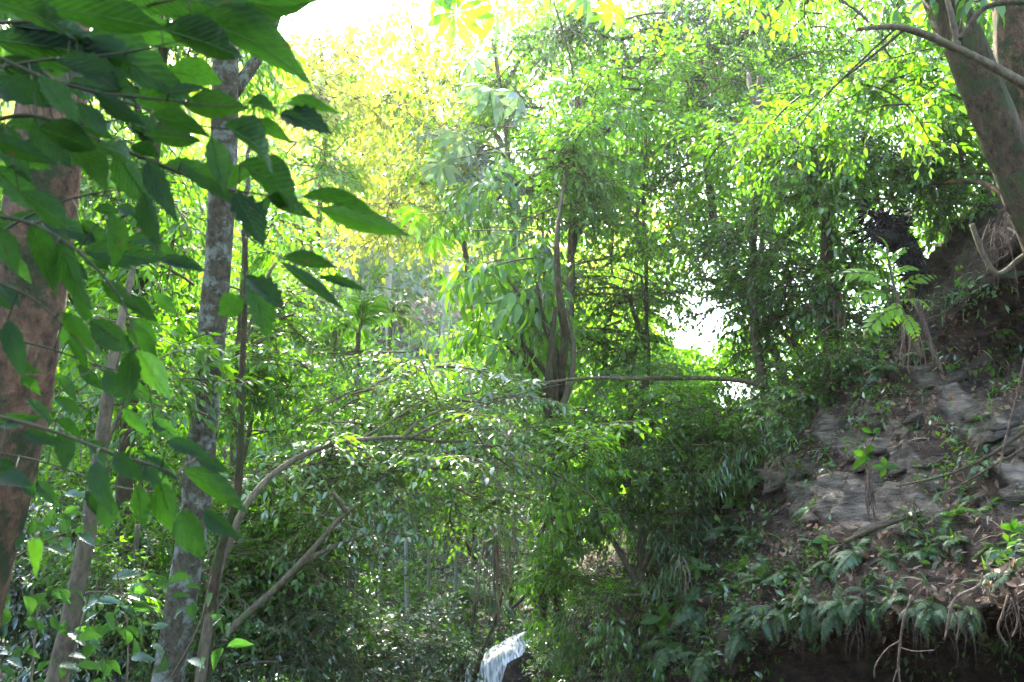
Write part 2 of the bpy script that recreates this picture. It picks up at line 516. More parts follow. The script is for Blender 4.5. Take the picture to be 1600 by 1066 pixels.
def build_bank():
    rows = []
    lip = [P(BC[j], *BROWS[0][j]) for j in range(8)]
    into = norm(np.array([0.55, 0.83, 0]))
    cave = [1.0, 1.0, 1.0, 0.85, 0.45, 0.0, 0.0, 0.0]
    deep, back, under = [], [], []
    for j in range(8):
        gz = float(ground_z(lip[j][0], lip[j][1])) - 0.4
        c = cave[j]
        deep.append(np.array([*(lip[j][:2] + into[:2] * (2.0 * c - 0.5 * (1 - c))), gz]))
        back.append(np.array([*(lip[j][:2] + into[:2] * (1.7 * c - 0.25 * (1 - c))), gz + (lip[j][2] - gz) * 0.62]))
        under.append(lip[j] + into * (0.75 * c - 0.05 * (1 - c)) + np.array([0, 0, -0.10 - 0.05 * (1 - c)]))
    rows = [deep, back, under, lip] + [[P(BC[j], *BROWS[k][j]) for j in range(8)] for k in range(1, len(BROWS))]
    NU, NV = 280, 330
    # more rows where the slope faces the viewer
    tv = np.interp(np.linspace(0, 1, NV), [0, .15, .85, 1.0], [0, 3 / 11, 9 / 11, 1.0])
    G = np.zeros((NV, NU, 3))
    for a, t in enumerate(tv):
        ctrl = [cr([rows[k][j] for k in range(len(rows))], t) for j in range(8)]
        for b in range(NU):
            G[a, b] = cr(ctrl, b / (NU - 1))
    du = np.gradient(G, axis=1); dv = np.gradient(G, axis=0)
    Nn = norm(np.cross(dv, du))
    if (Nn[NV // 2, NU // 2] @ np.array([0, -1, 1])) < 0:
        Nn = -Nn
    rockm = np.zeros((NV, NU))
    px, py, d = project(G.reshape(-1, 3))
    px = px.reshape(NV, NU); py = py.reshape(NV, NU)
    spots = [(1310, 778, 120, 46, .9), (1240, 745, 55, 38, .85), (1410, 722, 100, 26, .75), (1540, 668, 90, 34, .75), (1480, 610, 100, 20, .6), (1330, 690, 80, 30, .8), (1430, 790, 90, 30, .8), (1590, 740, 80, 30, .7), (1380, 660, 60, 20, .8)]
    for (cx, cy, rx, ry, s) in spots:
        a = -0.5
        X = ((px - cx) * math.cos(a) - (py - cy) * math.sin(a)) / rx
        Y = ((px - cx) * math.sin(a) + (py - cy) * math.cos(a)) / ry
        rockm = np.maximum(rockm, s * np.clip(1.35 - np.sqrt(X * X + Y * Y), 0, 1))
    for a in range(NV):
        for b in range(NU):
            g = G[a, b]
            r = rockm[a, b]
            h = .16 * nz(g, 1.1) + .10 * nz(g, 2.6, 3) + .075 * nz(g, 6.0, 7) + .05 * nz(g, 13, 9)
            # bedding of the rock: steps along a tilted axis
            s = (g[2] * 0.9 - g[0] * 0.40 - g[1] * 0.05) * 4.6 + 1.1 * nz(g, .9, 2)
            fr = s - math.floor(s)
            step = (fr if fr < .78 else (1 - fr) * 3.5) - 0.4
            s2 = s * 3.3 + nz(g, 3.0, 6)
            f2 = s2 - math.floor(s2)
            h += (0.10 + 0.10 * r) * step + .035 * r * ((f2 if f2 < .8 else (1 - f2) * 4) - .4) + .05 * r * abs(nz(g, 4.5, 12))
            if a > NV * .86:
                h *= 1.5
            if b > NU * .75:
                h *= 1.3
            G[a, b] = g + Nn[a, b] * h
    idx = np.arange(NV * NU).reshape(NV, NU)
    A, B, C, D = idx[:-1, :-1], idx[:-1, 1:], idx[1:, 1:], idx[1:, :-1]
    T = np.concatenate([np.stack([A, B, C], -1).reshape(-1, 3), np.stack([A, C, D], -1).reshape(-1, 3)])
    mb = MB(); mb.add(G.reshape(-1, 3), T, 0, rockm.reshape(-1))
    o = link('earth_bank_terrain', mb.mesh('earth_bank_terrain', [SOIL], False))
    tag(o, kind='structure')
    return o, G, Nn, rockm


BANK, BG, BN, BR = build_bank()
_br = BR.reshape(-1)
_bp = BG.reshape(-1, 3)
_bn = BN.reshape(-1, 3)
_bx, _by, _bd = project(_bp)
_first = (np.arange(len(_bp)) // BG.shape[1]) > BG.shape[0] * .15


def on_bank(px, py):
    """the point of the bank that the picture shows at px, py, and the slope's normal there"""
    c = np.hypot(_bx - px, _by - py) + _bd * 1.5 + np.where(_first, 0, 40)
    i = int(np.argmin(c))
    return _bp[i], _bn[i]


# ------------------------------------------------------------------ leafy branches (shared meshes)
LG2 = leaf_geo(2, .24, .3, .12)
LG3 = leaf_geo(3, .21, .35, .2)
LGL = leaf_geo(4, .15, .3, .35, .45)


def make_bough(seed, L, nside, leaf, geo, per, flat, droop, hang, twl=0.55):
    """a leafy branch along +X; leaves in slot 0, wood in slot 1"""
    r = np.random.default_rng(seed)
    mb = MB()
    n = 9
    t = np.linspace(0, 1, n)
    ax = np.stack([L * t, L * .08 * np.sin(t * 4 + seed), L * (.10 * t - droop * t * t)], -1)
    tube(mb, ax, [.012 * L, .004 * L], 4, 1, cap=False)
    pos, X, N, LL = [], [], [], []

    def leaves_on(path, k, side0):
        for i in range(k):
            f = (i + .6) / k
            q = path[0] + (path[-1] - path[0]) * f
            jj = f * (len(path) - 1); a = int(min(jj, len(path) - 2)); q = path[a] + (path[a + 1] - path[a]) * (jj - a)
            dr = norm(path[a + 1] - path[a])
            s = 1 if (i + side0) % 2 else -1
            sd = norm(np.cross(np.array([0, 0, 1.0]), dr)) * s
            x = dr * r.uniform(.4, .9) + sd * r.uniform(.5, 1.0) + np.array([0, 0, -hang * r.uniform(.4, 1.3)]) + r.normal(0, .18, 3)
            pos.append(q); X.append(x)
            N.append(np.array([0, 0, 1.0]) + r.normal(0, .33, 3)); LL.append(leaf * r.uniform(.65, 1.2))
        dr = norm(path[-1] - path[-2])
        pos.append(path[-1]); X.append(dr + r.normal(0, .1, 3) + np.array([0, 0, -hang * .6])); N.append(np.array([0, 0, 1.0]) + r.normal(0, .2, 3)); LL.append(leaf)
    for i in range(nside):
        f = .12 + .86 * (i + r.uniform(0, .6)) / nside
        jj = f * (n - 1); a = int(min(jj, n - 2)); q = ax[a] + (ax[a + 1] - ax[a]) * (jj - a)
        dr = norm(ax[a + 1] - ax[a])
        th = (0 if i % 2 else math.pi) + r.normal(0, .35 if flat else 1.4)
        sd = norm(np.cross(np.array([0, 0, 1.0]), dr)); u2 = np.cross(dr, sd)
        out = dr * r.uniform(.4, .8) + sd * math.cos(th) + u2 * math.sin(th)
        out = norm(out)
        ll = twl * L * (1 - .65 * f) * r.uniform(.7, 1.2)
        tt = np.linspace(0, 1, 5)[:, None]
        path = q + out * ll * tt + np.array([0, 0, -1.0]) * (droop * .8 * ll) * tt ** 2 + r.normal(0, .015 * L, (5, 3)) * tt
        tube(mb, path, [.006 * L, .002 * L], 3, 1, cap=False)
        leaves_on(path, max(3, int(per * (1 - .5 * f))), i)
    leaves_on(ax[3:], per, 0)
    if leaf == .24:
        mb.leaves = (pos, X, N, LL)
    else:
        put_leaves(mb, geo, pos, np.array(X), np.array(N), np.array(LL), 0, r.random(len(pos)))
    return mb


BDEF = {   # length, side twigs, leaf length, leaf shape, leaves a twig, flat, droop, hang
    'fine': dict(L=1.2, nside=22, leaf=.075, geo=LG2, per=16, flat=False, droop=.35, hang=.5),
    'med': dict(L=1.15, nside=16, leaf=.108, geo=LG3, per=12, flat=False, droop=.35, hang=.55),
    'spray': dict(L=1.2, nside=16, leaf=.095, geo=LG3, per=11, flat=True, droop=.22, hang=.2, twl=.6),
    'big': dict(L=.9, nside=8, leaf=.22, geo=LGL, per=6, flat=False, droop=.4, hang=1.0),
    'single': dict(L=.9, nside=4, leaf=.24, geo=LGL, per=3, flat=False, droop=.4, hang=1.1),
    'strap': dict(L=1.0, nside=16, leaf=.17, geo=leaf_geo(3, .06, .3, .35), per=9, flat=False, droop=.6, hang=.8),
}
_bough, _variants = {}, {}


def bough_mesh(kind, mat, var):
    k = (kind, mat, var)
    if k not in _bough:
        b = (kind, var)
        if b not in _variants:
            _variants[b] = make_bough(100 + var * 7 + sum(map(ord, kind)), **BDEF[kind])
        _bough[k] = _variants[b].mesh('leafy_branch', [LM[mat], BK['twig']])
    return _bough[k]


GAPS = [(1388, 345, 46), (1085, 505, 78), (1148, 612, 46), (515, 10, 60), (1110, 555, 46), (1340, 290, 20), (1230, 330, 16), (1130, 60, 22), (950, 90, 20), (870, 150, 20), (700, 180, 24), (600, 200, 28), (560, 290, 22), (1310, 265, 14), (985, 70, 16), (1000, 110, 14), (1215, 270, 14)]


def clear_of_gaps(px, py, m=1.0):
    return all(math.hypot(px - a, py - b) > r * m for a, b, r in GAPS)


_single = {}


def hang_leaves(o, mat):
    """leaves large enough to pick apart: each one an object on its branch"""
    var = [k for k in _bough if _bough[k] == o.data][0][2]
    if mat not in _single:
        _single[mat] = []
        for k in range(4):
            mb = MB()
            mb.add(*leaf_geo(5, .16, .3, .2 + .12 * k, .45), 0, .1 + .27 * k)
            _single[mat].append(mb.mesh('leaf', [LM[mat]], True))
    for p, x, n, l in zip(*_variants['single', var].leaves):
        x = norm(x); y = norm(np.cross(n, x)); z = np.cross(x, y)
        c = link('leaf', _single[mat][random.randrange(4)], o)
        M = Matrix(np.stack([x, y, z], -1).tolist()).to_4x4() @ Matrix.Scale(l, 4)
        M.translation = Vector(p)
        c.matrix_local = M


def add_bough(tree, pos, kind, mat, scale, direction=None):
    base = np.array(tree.location)
    o = link('leafy_branch', bough_mesh(kind, mat, random.randrange(4)), tree)
    if kind == 'single':
        hang_leaves(o, mat)
    else:
        o['kind'] = 'stuff'
    if direction is None:
        yaw = random.uniform(-math.pi, math.pi)
    else:
        yaw = math.atan2(direction[1], direction[0]) + random.gauss(0, .5)
    o.rotation_euler = (random.gauss(0, .25), random.gauss(-.05, .3), yaw)
    # the branch grows out of its own middle, so that blobs fill evenly
    L = BDEF[kind]['L'] * scale
    o.location = pos - base - np.array([math.cos(yaw), math.sin(yaw), 0]) * L * .45
    o.scale = (scale * random.uniform(.85, 1.15),) * 3
    return o


def limb(tree, a, b, ra, rb, mat, name='limb', sag=.15):
    base = np.array(tree.location)
    a, b = np.array(a), np.array(b)
    ln = np.linalg.norm(b - a)
    m1 = a + (b - a) * .35 + rng.normal(0, .06, 3) * ln + np.array([0, 0, sag * ln])
    m2 = a + (b - a) * .72 + rng.normal(0, .05, 3) * ln + np.array([0, 0, sag * .7 * ln])
    mb = MB()
    tube(mb, smooth_path([a, m1, m2, b], 5), [ra, ra * .7, rb], 6)
    o = link(name, mb.mesh(name, [BK[mat]], True, base), tree)
    return o


def trunk(tree, pts, radii, mat, name='trunk', sides=12, rough=.12):
    base = np.array(tree.location)
    mb = MB()
    tube(mb, smooth_path(pts, 8), radii, sides, rough=rough, seed=random.uniform(0, 50))
    return link(name, mb.mesh(name, [BK[mat]], True, base), tree)


def px_path(pts, d):
    """pts: (px, py[, depth])"""
    return [P(p[0], p[1], p[2] if len(p) > 2 else d) for p in pts]


def rpx(r, d):
    return r / FPX * d


def drop_to_ground(pts):
    """carry a trunk on, below the picture, down to the ground"""
    a, b = np.array(pts[-1]), np.array(pts[-2])
    gz = float(ground_z(a[0], a[1])) - .25
    if a[2] > gz + .1:
        dr = (a - b) / max(abs((a - b)[2]), 1e-3)
        k = min(a[2] - gz, 3.0)
        q = a + np.array([dr[0] * k * .6, dr[1] * k * .6, 0])
        q[2] = float(ground_z(q[0], q[1])) - .25
        return list(pts) + [q]
    return list(pts)


def leafy(tree, blobs, tpts=None, tmat='grey', limbs=True, gapm=1.0):
    """blobs: (px, py, depth, rx, ry, kind, mat, count, scale)"""
    for (px, py, d, rx, ry, kind, mat, n, s) in blobs:
        c = P(px, py, d)
        if tpts is not None and limbs:
            tp = np.array(tpts)
            k = int(np.argmin(np.linalg.norm((tp - c) * np.array([1, 1, .6]) + np.array([0, 0, .5]), axis=1)))
            if np.linalg.norm(tp[k] - c) > .4:
                limb(tree, tp[k], c, rpx(5, d), rpx(1.5, d), tmat)
        for _ in range(n):
            for _try in range(12):
                a, q = random.uniform(0, 2 * math.pi), math.sqrt(random.random())
                x, y = px + rx * q * math.cos(a), py + ry * q * math.sin(a)
                if clear_of_gaps(x, y, gapm):
                    break
            else:
                continue
            dd = d + random.gauss(0, .45) * rx / FPX * d * 1.3
            p = P(x, y, dd)
            dr = p - c
            add_bough(tree, p, kind, mat, s * random.uniform(.8, 1.2), dr if np.linalg.norm(dr[:2]) > .15 else None)


# ------------------------------------------------------------------ trees with trunks one can follow
def tree(name, label, cat, pts, d, radii_px, mat, blobs=(), group=None, ground=True, sides=12, limbs=True, gapm=1.0, rough=.12):
    w = px_path(pts, d)
    if ground:
        w = drop_to_ground(w)
    base = w[-1]
    t = thing(name, label, cat, base, group)
    trunk(t, w, [rpx(r, d) for r in radii_px], mat, sides=sides, rough=rough)
    leafy(t, blobs, smooth_path(w, 6), mat, limbs, gapm)
    return t, w


# big reddish trunk at the left edge; its unseen crown above the picture is thickened to shade the near leaves
t, w = tree('forest_tree', 'thick reddish brown trunk at the left edge behind the dark broad leaves', 'tree',
            [(110, -420, 4.6), (100, -150, 4.0), (88, 60, 3.7), (75, 220), (55, 400), (30, 570), (-5, 740), (-60, 960)], 3.5, [44, 50, 52, 54, 58], 'brown',
            [(150, -330, 5.0, 320, 170, 'med', 'mid', 22, 1.0), (-120, -100, 4.6, 140, 220, 'med', 'mid', 12, .9), (330, -420, 5.8, 260, 130, 'med', 'mid', 18, 1.0)], sides=20, rough=.1)

# the lichened trunk with the fork
t, w = tree('forest_tree', 'grey lichen-spotted trunk forking near the top, behind the dark leaves', 'tree',
            [(352, -260, 6.6), (350, 20, 6.2), (352, 110), (349, 260), (340, 420), (328, 560), (318, 680), (302, 820), (285, 930), (262, 1066), (245, 1160)], 6.0,
            [13, 20, 21, 21, 23, 25, 29], 'lichen',
            [(330, -180, 7, 260, 120, 'med', 'mid', 12, 1.0), (560, -260, 7.5, 220, 100, 'med', 'mid', 6, 1.0)], sides=18, rough=.12)
limb(t, P(362, 150, 6), P(470, -160, 6.6), rpx(11, 6), rpx(7, 6), 'lichen', 'fork', -.03)
limb(t, P(366, 330, 6), P(402, 210, 6.4), rpx(5, 6), rpx(2, 6), 'lichen', 'branch_stub', 0)

tree('slender_tree', 'slender dark trunk hung with leaves between the reddish trunk and lichened trunk', 'tree',
     [(262, -60), (250, 120), (238, 260), (224, 420), (210, 560), (196, 720), (190, 900)], 8.0, [9, 11, 12, 13], 'dark',
     [(215, 330, 8.2, 95, 110, 'med', 'mid', 16, .9), (180, 480, 8.5, 110, 120, 'med', 'bright', 16, .9), (110, 300, 9.0, 90, 130, 'med', 'mid', 13, .9), (300, 90, 9, 130, 90, 'med', 'mid', 16, .9), (120, 90, 9, 120, 110, 'med', 'dark', 16, .9)])

tree('slender_tree', 'bare lower trunk leaning right at the bottom left corner', 'tree',
     [(230, 300, 5.6), (212, 400, 5.4), (192, 490, 5.2), (176, 570), (160, 680), (147, 770), (128, 880), (108, 980), (86, 1080)], 5.0, [2, 6, 10, 12, 15, 17], 'grey',
     [(200, 590, 5.6, 90, 90, 'med', 'mid', 9, .7)], sides=14)

tree('young_tree', 'sunlit yellow-green young tree filling the gap left of the lichened trunk', 'tree',
     [(292, 300), (285, 450), (278, 620), (272, 800), (270, 1000)], 12.0, [5, 6, 7, 8], 'grey',
     [(250, 640, 11.5, 110, 140, 'med', 'bright', 26, 1.0), (150, 630, 12.5, 130, 140, 'fine', 'bright', 24, 1.2), (290, 430, 11, 80, 130, 'med', 'bright', 16, 1.0), (90, 470, 13, 110, 140, 'med', 'bright', 18, 1.2), (200, 250, 14, 130, 130, 'med', 'bright', 20, 1.2), (60, 700, 12, 100, 90, 'fine', 'mid', 12, 1.2)])

tree('young_tree', 'thin young tree with fresh green leaves just right of the lichened trunk', 'tree',
     [(384, 360), (380, 460), (372, 580), (366, 700), (360, 850), (352, 1000)], 9.0, [4, 6, 7, 8], 'grey',
     [(430, 500, 9.5, 55, 90, 'spray', 'bright', 16, .8), (410, 620, 9.5, 80, 80, 'med', 'bright', 14, .8), (440, 400, 10, 60, 60, 'med', 'bright', 7, .8), (400, 760, 9.3, 70, 70, 'spray', 'bright', 12, .8), (280, 760, 10, 80, 80, 'fine', 'bright', 14, 1.)])

tree('young_tree', 'dark thin pole stem beside the lichened trunk, below the hanging leaf pair', 'tree',
     [(380, 360), (384, 430), (378, 600), (372, 760), (350, 840), (332, 920), (318, 1066)], 6.6, [3, 4, 6, 7, 11, 12], 'dark')

# arching tree of the middle ground
arch = [(775, 700, 8.8), (735, 690, 8.6), (690, 690, 8.4), (630, 684, 8.0), (575, 686, 7.8), (520, 694, 7.6), (450, 724, 7.3), (395, 775, 7.0), (352, 860, 6.8), (330, 950, 6.6), (312, 1070, 6.5)]
w = drop_to_ground(px_path(arch, 7))
t = thing('arching_tree', 'thin tree bending over in an arch with sprays of glossy leaves', 'tree', w[-1])
trunk(t, w, [.007, .012, .016, .02, .024, .028, .038, .045], 'grey', sides=10)
limb(t, P(630, 684, 8.0), P(690, 640, 8.3), .017, .013, 'grey', 'limb', .05)
limb(t, P(690, 640, 8.3), P(655, 555, 8.5), .013, .006, 'grey', 'limb', -.05)
limb(t, P(640, 684, 8.0), P(820, 745, 8.8), .015, .006, 'grey', 'limb', .12)
limb(t, P(560, 688, 7.8), P(670, 625, 8.2), .012, .005, 'grey', 'limb', .02)
limb(t, P(700, 640, 8.3), P(880, 600, 9.2), .010, .004, 'grey', 'limb', .0)
blobs = [(470, 760, 8.0, 75, 60, 'spray', 'glossy', 7, .75), (560, 640, 9, 90, 60, 'spray', 'bright', 9, .8), (640, 590, 9, 100, 55, 'spray', 'glossy', 9, .8), (740, 630, 9, 90, 60, 'spray', 'glossy', 9, .8), (600, 735, 8.2, 120, 42, 'spray', 'glossy', 10, .7), (730, 730, 8.6, 115, 45, 'spray', 'glossy', 10, .75), (830, 700, 9.2, 80, 50, 'spray', 'bright', 7, .8), (500, 805, 8.0, 60, 30, 'spray', 'glossy', 3, .65)]
leafy(t, blobs, w, limbs=False)

t, w = tree('dead_tree', 'dead broken stem slanting up to the right below the arching tree', 'dead tree',
            [(562, 786), (530, 812), (480, 868), (425, 925), (375, 970), (330, 1030), (300, 1090)], 7.4, [3, 4.5, 5.5, 6, 7.5], 'grey')
limb(t, P(470, 880, 7.4), P(640, 840, 7.9), rpx(5, 7.4), rpx(2, 7.4), 'grey', 'side_branch', .12)
limb(t, P(545, 800, 7.4), P(520, 770, 7.3), rpx(5, 7.4), rpx(3, 7.4), 'grey', 'broken_stub', 0)

# middle of the picture: twin-stemmed tree with hanging leaves
t, w = tree('twin_stem_tree', 'dark twin-stemmed tree in the middle with large hanging leaves', 'tree',
            [(902, 150, 12.8), (888, 250, 11.8), (872, 350, 10.3), (872, 440), (882, 520), (876, 590, 10.1), (868, 660, 10.6), (866, 760, 11.9), (868, 880, 13.2), (872, 1010, 14.2)], 10.0, [2, 3.5, 6, 7, 8, 9, 10], 'dark',
            [(790, 430, 10.4, 50, 75, 'single', 'bright', 10, .95), (780, 530, 10.4, 50, 60, 'single', 'bright', 6, .85), (800, 440, 11.4, 60, 80, 'big', 'mid', 6, .9), (790, 540, 11, 60, 70, 'big', 'bright', 6, .8), (860, 470, 11.5, 40, 70, 'big', 'mid', 5, .8), (760, 330, 12.5, 60, 60, 'big', 'mid', 6, .9), (840, 300, 12.5, 60, 60, 'med', 'mid', 5, .9)])
trunk(t, px_path([(868, 480), (862, 540), (858, 600), (864, 670)], 9.95), [rpx(r, 11) for r in (3, 5, 6, 7)], 'dark', 'second_stem', 8)
trunk(t, px_path([(884, 500), (896, 545), (890, 600), (874, 650)], 10.05), [rpx(r, 11) for r in (4, 4, 5, 5)], 'grey', 'climbing_vine', 8)
trunk(t, px_path([(838, 440), (850, 500), (866, 560), (868, 640)], 10.05), [rpx(r, 11) for r in (2, 3, 4, 4)], 'dark', 'third_stem', 8)

# fallen sapling lying level through the foliage
w = px_path([(700, 640, 9.6), (780, 615, 9.7), (862, 597, 9.8), (930, 591, 9.9), (1010, 592, 10.0), (1100, 591, 10.1), (1180, 600, 10.2), (1270, 640, 10.4)], 10)
t = thing('fallen_sapling', 'long bare sapling lying almost level across the middle foliage', 'fallen tree', w[-1])
trunk(t, w, [.006, .010, .016, .022, .025, .027, .03], 'grey', sides=10, rough=.1)
limb(t, w[2], P(760, 660, 9.6), .010, .004, 'grey', 'side_branch', -.05)
limb(t, w[1], P(640, 680, 9.5), .008, .003, 'grey', 'side_branch', -.02)
limb(t, w[4], P(1060, 560, 9.8), .008, .003, 'grey', 'side_branch', .02)
limb(t, w[3], P(960, 650, 9.6), .007, .002, 'grey', 'side_branch', -.02)
limb(t, w[5], P(1150, 640, 9.9), .008, .002, 'grey', 'side_branch', -.05)
leafy(t, [(760, 620, 9.6, 60, 25, 'spray', 'bright', 4, .5), (1060, 575, 9.9, 50, 16, 'spray', 'mid', 3, .4)], None, 'grey', False, .6)

# right: the big leaning trunk with its limb, and the one behind it
w = px_path([(1345, -330, 7.4), (1410, -150, 7.0), (1468, -20, 6.8), (1510, 80), (1556, 190), (1600, 300), (1645, 400), (1690, 500)], 6.6)
t = thing('leaning_tree', 'thick brown trunk leaning in at the top right corner above the bank', 'tree', w[-1])
trunk(t, w, [.11, .125, .135, .14, .15, .165, .2], 'dark', sides=24, rough=.14)
w2 = px_path([(1600, 132, 5.9), (1540, 98, 5.9), (1490, 74, 5.9), (1440, 52, 5.9), (1395, 42, 5.8), (1340, 46, 5.7)], 5.9)
trunk(t, px_path([(1700, 250, 6.5), (1650, 170, 6.1)], 6) + w2, [rpx(r, 5.9) for r in (11, 10, 8, 7, 6.5, 6, 4.5, 3)], 'grey', 'limb', 10)
trunk(t, px_path([(1496, 72), (1490, 40), (1478, -10), (1462, -80)], 5.9), [rpx(r, 5.9) for r in (5, 5, 4, 3)], 'grey', 'branch', 8)
trunk(t, px_path([(1400, 44), (1330, 110), (1270, 170), (1245, 205)], 5.9), [rpx(r, 5.9) for r in (2, 1.6, 1.2, .7)], 'dark', 'branch', 6)
trunk(t, px_path([(1420, 40), (1360, 90), (1310, 130), (1285, 160)], 6.1), [rpx(r, 5.9) for r in (3, 2, 1.6, 1)], 'dark', 'branch', 6)
trunk(t, px_path([(1500, 62), (1530, 20), (1560, 6), (1620, 2)], 5.8), [rpx(r, 5.9) for r in (4, 4, 4, 5)], 'dark', 'branch', 8)
leafy(t, [(1380, 110, 7.6, 60, 70, 'med', 'mid', 6, .7), (1270, -160, 7.5, 260, 120, 'med', 'mid', 9, 1.0), (1560, -140, 7, 200, 120, 'med', 'mid', 12, 1.0), (1250, 190, 8, 100, 50, 'med', 'mid', 7, .7)], w, 'dark', False)

t, w = tree('forest_tree', 'second brown trunk half hidden behind the leaning trunk, top right edge', 'tree',
            [(1570, -120), (1580, 20), (1592, 130), (1610, 260), (1640, 400)], 7.6, [24, 28, 30, 33], 'brown',
            [(1500, 230, 9.5, 80, 80, 'med', 'mid', 16, .9), (1440, 130, 9, 60, 90, 'med', 'bright', 11, .85), (1590, 120, 9.5, 50, 120, 'med', 'mid', 12, .9), (1430, 290, 9.6, 60, 35, 'fine', 'bright', 9, .9), (1540, 20, 9.5, 80, 60, 'med', 'bright', 10, .9)], ground=False)  # brighter leaf colour near the stump stands in for light under the crown

# right canopy
tree('canopy_tree', 'fine-leaved tree with airy crown right of the centre, in front of the sky', 'tree',
     [(1012, 160), (1005, 300), (1010, 430), (1008, 560), (1000, 700)], 14.0, [2, 3, 3, 4], 'grey',
     [(970, 450, 14, 85, 110, 'fine', 'mid', 16, 1.2), (1010, 310, 15, 110, 90, 'fine', 'mid', 18, 1.25), (1000, 560, 14, 70, 50, 'fine', 'mid', 6, 1.1), (930, 560, 13.5, 60, 60, 'med', 'bright', 7, 1.)], ground=False)
tree('canopy_tree', 'bright green tree glowing against the light, upper middle', 'tree',
     [(905, 150), (900, 260), (893, 380), (890, 520)], 12.5, [4, 5, 6, 7], 'grey',
     [(880, 270, 12, 60, 45, 'med', 'bright', 12, .95), (935, 185, 12, 65, 50, 'med', 'bright', 11, .95), (1000, 140, 12.5, 60, 45, 'med', 'bright', 7, .95), (930, 330, 12.5, 60, 40, 'spray', 'bright', 9, .9)], ground=False)
tree('canopy_tree', 'dark fine-leaved crown hanging in from the top edge, middle right', 'tree',
     [(1100, -150), (1105, 40), (1100, 200), (1120, 380)], 15.5, [5, 6, 6, 7], 'dark',
     [(1230, 45, 14, 120, 60, 'fine', 'mid', 15, 1.2), (1385, 60, 13, 90, 70, 'fine', 'mid', 11, 1.15), (900, 30, 15, 70, 50, 'fine', 'mid', 7, 1.2), (1000, 40, 15, 110, 55, 'fine', 'dark', 13, 1.2), (1090, 90, 15.5, 110, 70, 'fine', 'dark', 14, 1.25), (1160, 180, 15, 90, 80, 'fine', 'mid', 12, 1.2), (1090, 220, 15.5, 80, 60, 'fine', 'mid', 7, 1.2)], ground=False)
tree('canopy_tree', 'broad fresh green crown between the dark crown and the leaning trunk', 'tree',
     [(1188, 120), (1184, 260), (1176, 380), (1180, 520), (1200, 640)], 11.0, [5, 6, 7, 8], 'grey',
     [(1190, 250, 10.5, 85, 70, 'med', 'mid', 11, .8), (1270, 250, 10, 80, 70, 'fine', 'bright', 13, .9), (1290, 330, 11, 90, 60, 'med', 'mid', 8, .95), (1190, 360, 12, 90, 70, 'fine', 'mid', 11, 1.1), (1340, 180, 10, 70, 80, 'fine', 'mid', 11, .9), (1390, 250, 9.5, 70, 70, 'med', 'mid', 7, .85), (1150, 90, 12, 70, 70, 'fine', 'mid', 7, 1.0)], ground=False)
tree('canopy_tree', 'leafy tree standing on the bank left of the dark stump', 'tree',
     [(1296, 250), (1292, 360), (1294, 450), (1300, 540), (1306, 640)], 10.0, [6, 9, 12, 15], 'dark',
     [(1270, 440, 10.5, 75, 60, 'fine', 'mid', 9, 1.0), (1330, 400, 10, 60, 60, 'med', 'mid', 5, .8), (1240, 520, 11, 60, 60, 'fine', 'mid', 7, 1.0), (1200, 470, 12, 50, 60, 'fine', 'mid', 6, 1.1)], ground=False)
tree('canopy_tree', 'thin dark stem slanting behind the leaves beside the bright sky gap', 'tree',
     [(1110, 330), (1130, 390), (1160, 455), (1185, 500), (1215, 560), (1240, 640)], 13.0, [4, 5, 6, 7], 'dark',
     [(1140, 420, 13, 60, 50, 'fine', 'mid', 7, 1.1), (1180, 570, 12.5, 50, 40, 'fine', 'mid', 4, 1.1)], ground=False)
tree('canopy_tree', 'pale stemmed tree behind the palmate leaves at the top middle', 'tree',
     [(770, 60), (790, 200), (800, 330), (812, 480), (815, 640)], 17.0, [3, 4, 5, 6], 'grey',
     [(810, 130, 17, 80, 80, 'med', 'mid', 9, 1.25), (790, 260, 17, 75, 75, 'med', 'silver', 10, 1.1), (800, 250, 18, 80, 90, 'med', 'mid', 7, 1.2), (740, 200, 19, 50, 90, 'med', 'yellow', 10, 1.2), (860, 60, 17, 70, 60, 'fine', 'mid', 7, 1.3)], ground=False)
tree('canopy_tree', 'bare-twigged yellowish tree in the strong light at the upper left', 'tree',
     [(640, 30), (665, 130), (690, 230), (715, 320), (730, 420), (740, 560)], 21.0, [2, 3, 4, 5], 'root',
     [(600, 150, 22, 90, 70, 'fine', 'yellow', 10, 1.7), (660, 200, 21, 80, 80, 'fine', 'yellow', 12, 1.6), (620, 300, 22, 90, 60, 'fine', 'yellow', 12, 1.7), (700, 310, 20, 50, 50, 'med', 'bright', 6, 1.3)], ground=False, gapm=.8)
tree('canopy_tree', 'leafy green crown below the sky opening at the upper left', 'tree',
     [(500, 60), (510, 180), (500, 320), (490, 460), (480, 640)], 18.0, [3, 4, 5, 6], 'grey',
     [(570, 150, 18, 60, 40, 'med', 'mid', 4, 1.2), (500, 130, 17, 80, 60, 'med', 'yellow', 11, 1.2), (460, 240, 17, 70, 70, 'med', 'bright', 10, 1.2), (430, 340, 17, 60, 60, 'med', 'bright', 7, 1.2)], gapm=.9)

